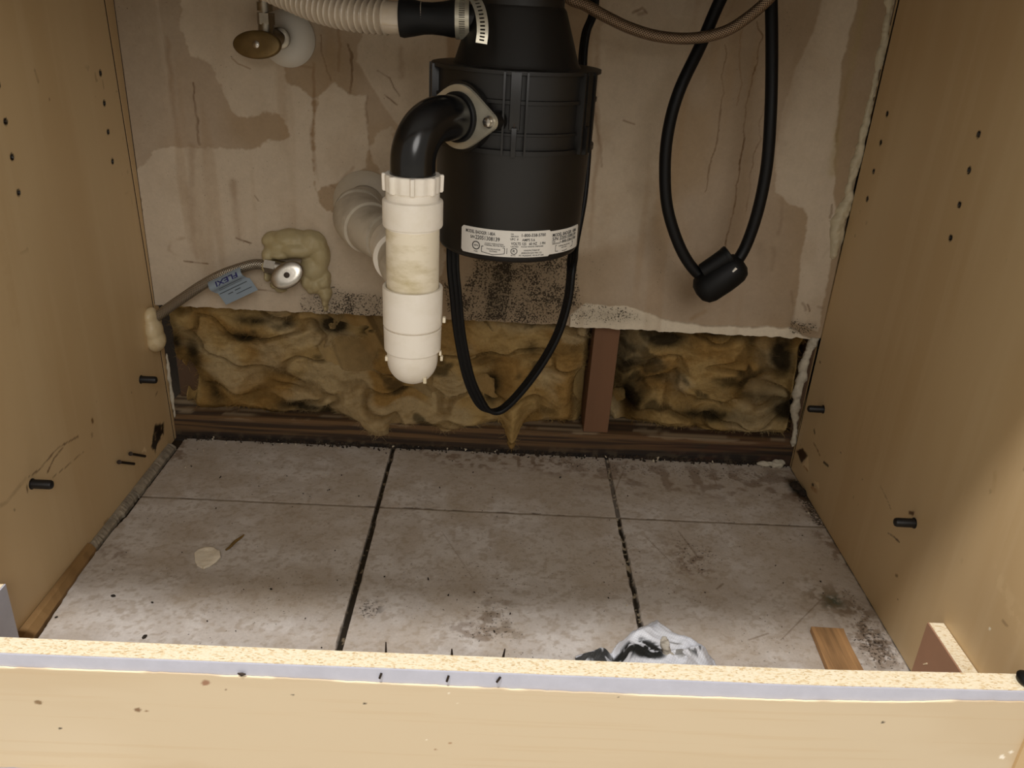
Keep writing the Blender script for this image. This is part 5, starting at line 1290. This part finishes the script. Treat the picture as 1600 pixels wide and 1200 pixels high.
# crumpled cloth with mould
def cloth():
    oul = [(955, 1040), (955, 1016), (968, 998), (990, 982), (1027, 964), (1040, 974), (1062, 990), (1090, 1004), (1108, 1018), (1124, 1042), (1150, 1080), (1050, 1085), (960, 1075)]
    W2 = [(P(a, b, z=.004).x, P(a, b, z=.004).y) for a, b in oul]
    xs = [p[0] for p in W2]; ys = [p[1] for p in W2]
    n = 170; X, Y = np.meshgrid(np.linspace(min(xs) - .035, max(xs), n), np.linspace(-.548, max(ys) + .002, n))
    sd = polysd(X, Y, W2)
    ext = polysd(X, Y, [(P(a, b, z=.004).x, P(a, b, z=.004).y) for a, b in [(885, 1036), (900, 1022), (930, 1014), (960, 1016), (965, 1045), (960, 1075), (900, 1070)]])
    s2 = np.minimum(sd, ext) + (fbm(X * 60, Y * 60, 3, 3) - .5) * .006
    ins = s2 < 0
    edge = sm(0, .02, -s2)
    fold = fbm(X * 22 + Y * 14, Y * 18, 12, 4)
    rid = 1 - np.abs(fbm(X * 18 - Y * 26, Y * 12 + X * 6, 23, 3) - .5) * 2
    Z = .0012 + edge * (.006 + .022 * fold * np.where(sd < 0, 1, .4) + .010 * rid ** 4)
    col = np.zeros(X.shape + (3,)) + lin(226, 229, 236)
    col = mixc(col, lin(180, 184, 196), sm(.35, .7, fbm(X * 40, Y * 40, 5, 3)) * .5)
    def bl(pts, soft, thr, a, c=lin(20, 22, 20)):
        nonlocal col
        m = 1 - sm(-soft, soft, polysd(X, Y, [(P(p, q, z=.012).x, P(p, q, z=.012).y) for p, q in pts]))
        col = mixc(col, c, m * a * sm(thr, thr + .08, fbm(X * 120, Y * 120, 8, 3)))
    bl([(955, 1018), (985, 1012), (1000, 1006), (1028, 1020), (1036, 1045), (955, 1045)], .004, .40, 1.0)
    bl([(985, 1014), (1003, 1008), (1030, 1022), (1034, 1045), (985, 1045)], .003, .30, 1.0)
    bl([(1040, 1012), (1070, 1016), (1080, 1030), (1070, 1048), (1040, 1045)], .006, .50, .8, lin(90, 86, 72))
    bl([(880, 1010), (955, 1012), (955, 1045), (880, 1045)], .004, .44, .95, lin(34, 34, 30))
    bl([(1070, 1012), (1100, 1025), (1090, 1035), (1060, 1028)], .003, .56, .9)
    keep = ins[:-1, :-1] & ins[1:, 1:] & ins[:-1, 1:] & ins[1:, :-1]
    o = gridmesh('cloth_rag', np.stack([X, Y, Z], -1), col, M['cloth'], keep=keep)
    def f(o):
        s = o.modifiers.new('s', 'SOLIDIFY'); s.thickness = .0008; s.offset = -1
    mod_apply(o, [f])
    # drop stray vertices
    bm = bmesh.new(); bm.from_mesh(o.data); bmesh.ops.delete(bm, geom=[v for v in bm.verts if not v.link_faces], context='VERTS'); bm.to_mesh(o.data); bm.free()
    base(o); tag(o, 'crumpled white woven rag with black mould lying behind the front board', 'rag')
cloth()
q = P(1040, 1030, z=.02)
o = blob('fluff_tuft', [((q.x, q.y, .030), (.004, .004, .010)), ((q.x - .003, q.y + .004, .038), (.004, .003, .007)), ((q.x + .003, q.y - .004, .022), (.006, .005, .008))], mat('grey_fluff', srgb(176, 170, 158), .95, var=.12, vscale=300, bump=.8, bscale=400), .0011, noise=.0022, ns=240, smooth=1); base(o); tag(o, 'small grey tuft of fluff on the mouldy white rag', 'fluff')
# screws sticking in the left panel
for px, py, px2, py2, lb in ((204, 709, 228, 713, 'upper of two rusty screws in the left cabinet side near the floor'), (186, 722, 211, 725, 'lower of two rusty screws in the left cabinet side near the floor')):
    a, b = P(px, py, x=XL + .0045), P(px2, py2, x=XL + .002)
    bm = bmesh.new(); ax_ = (b - a)
    L = ax_.length; prof = [(0, -.0002), (.0028, 0), (.0026, .001), (.0013, .0028)]
    k = 14
    for i in range(k): dd = .003 + (L - .005) * i / k; prof += [(.0012, dd), (.0017, dd + (L - .005) / k * .5)]
    prof += [(.0011, L - .002), (0, L)]
    lathe(bm, a, ax_, prof, 12); lathe(bm, b - ax_.normalized() * .004, Vector((-1, 0, 0)), [(.0011, 0), (.0008, .010)], 10)
    o = base(bobj('rusty_screw', bm, M['dark_metal'], None, True)); tag(o, lb, 'screw', 'rusty screws in the left cabinet side')
# nails poking up through the front board
nl = [((603, 1003), 1026, 'leftmost nail poking up behind the front board, beside the dark joint line'), ((706, 1014), 1024, 'short nail poking up behind the front board, between two others'), ((789, 1014), 1028, 'slanting nail behind the front board, rightmost of the row')]
for (a, b), c, lb in nl:
    base_p = P(a - (3 if a == 789 else 0), c, y=-.5564); tip = P(a, b, y=-.5500 if a != 789 else -.5470)
    bm = bmesh.new(); sweep(bm, [base_p + Vector((0, 0, -.02)), base_p, tip], lambda t, L: .0011 if t < .9 else .0005, 8)
    o = base(bobj('bent_nail', bm, M['dark_metal'], None, True)); tag(o, lb, 'nail', 'nails behind the front board')
for (a, b), (c, d), lb in (((596, 1052), (593, 1060), 'leftmost'), ((701, 1056), (698, 1065), 'middle'), ((782, 1058), (776, 1066), 'right')):
    p0, p1 = P(a, b, y=-.5752), P(c, d, y=-.5762)
    bm = bmesh.new(); sweep(bm, [p0, p0.lerp(p1, .5), p1], .0009, 8)
    o = base(bobj('nail_end', bm, M['dark_metal'], None, True)); tag(o, {'leftmost': 'leftmost of the three dark nail ends on the grey face of the front board', 'middle': 'middle one of the three dark nail ends on the grey face of the front board', 'right': 'rightmost of the three dark nail ends on the grey face of the front board'}[lb], 'nail end', 'nail ends in the grey board face')
bm = bmesh.new(); q = P(377, 1052, y=-.5765); 
p0, p1 = P(371, 1052, y=-.5768), P(384, 1053.5, y=-.5768); sweep(bm, [p0, p0.lerp(p1, .5) + Vector((0, 0, -.0008)), p1], lambda t, L: .0012 * math.sin(PI * (t * .9 + .05)) + .0002, 8); o = base(bobj('wood_sliver', bm, M['dark_metal'], None, True)); tag(o, 'thin dark sliver stuck in the edge of the grey board face, left of centre', 'sliver')
# bumper at the right end of the front board
bm = bmesh.new(); q = P(1601, 1066, z=.1310); bmesh.ops.create_icosphere(bm, subdivisions=3, radius=1, matrix=Matrix.Translation((min(q.x, XR - .007), q.y, .1345)) @ Matrix.Diagonal((.0062, .0088, .0042, 1)))
o = base(bobj('rubber_bumper', bm, M['rubber'], None, True)); tag(o, 'black rubber lump on the right end of the front board', 'bumper')
# chunk in the back right floor corner
q = P(1244, 762, z=0)
o = blob('dirt_clod', [((q.x, q.y, .002), (.007, .012, .004)), ((q.x + .004, q.y - .012, .002), (.005, .010, .003))], M['mud'], .0012, noise=.003, ns=150, smooth=1); base(o); tag(o, 'blackened clod of dirt on the tiles against the right cabinet side', 'dirt clod')
# single dark pellets on the front tiles
for i, (px, py, s) in enumerate([(177, 932, .0020), (226, 996, .0024), (238, 942, .0013), (88, 965, .0013)]):
    q = P(px, py, z=0); bm = bmesh.new(); bmesh.ops.create_icosphere(bm, subdivisions=2, radius=1, matrix=Matrix.Translation(q + Vector((0, 0, s * .45))) @ Euler((0, 0, i * 1.3)).to_matrix().to_4x4() @ Matrix.Diagonal((s * 1.3, s * .8, s * .6, 1)))
    for v in bm.verts: v.co += Vector((rnd.uniform(-1, 1), rnd.uniform(-1, 1), rnd.uniform(-1, 1))) * s * .12
    o = base(bobj('dark_pellet', bm, M['crumb'], None, True)); tag(o, ['dark pellet on the left front tile, midway between plaster chip and left strip', 'largest dark pellet, lying close to the front board on the left tile', 'small dark pellet on the left front tile right of the two larger ones', 'tiny dark pellet next to the brown strip at the left front'][i], 'pellet', 'dark pellets on the left front tile')
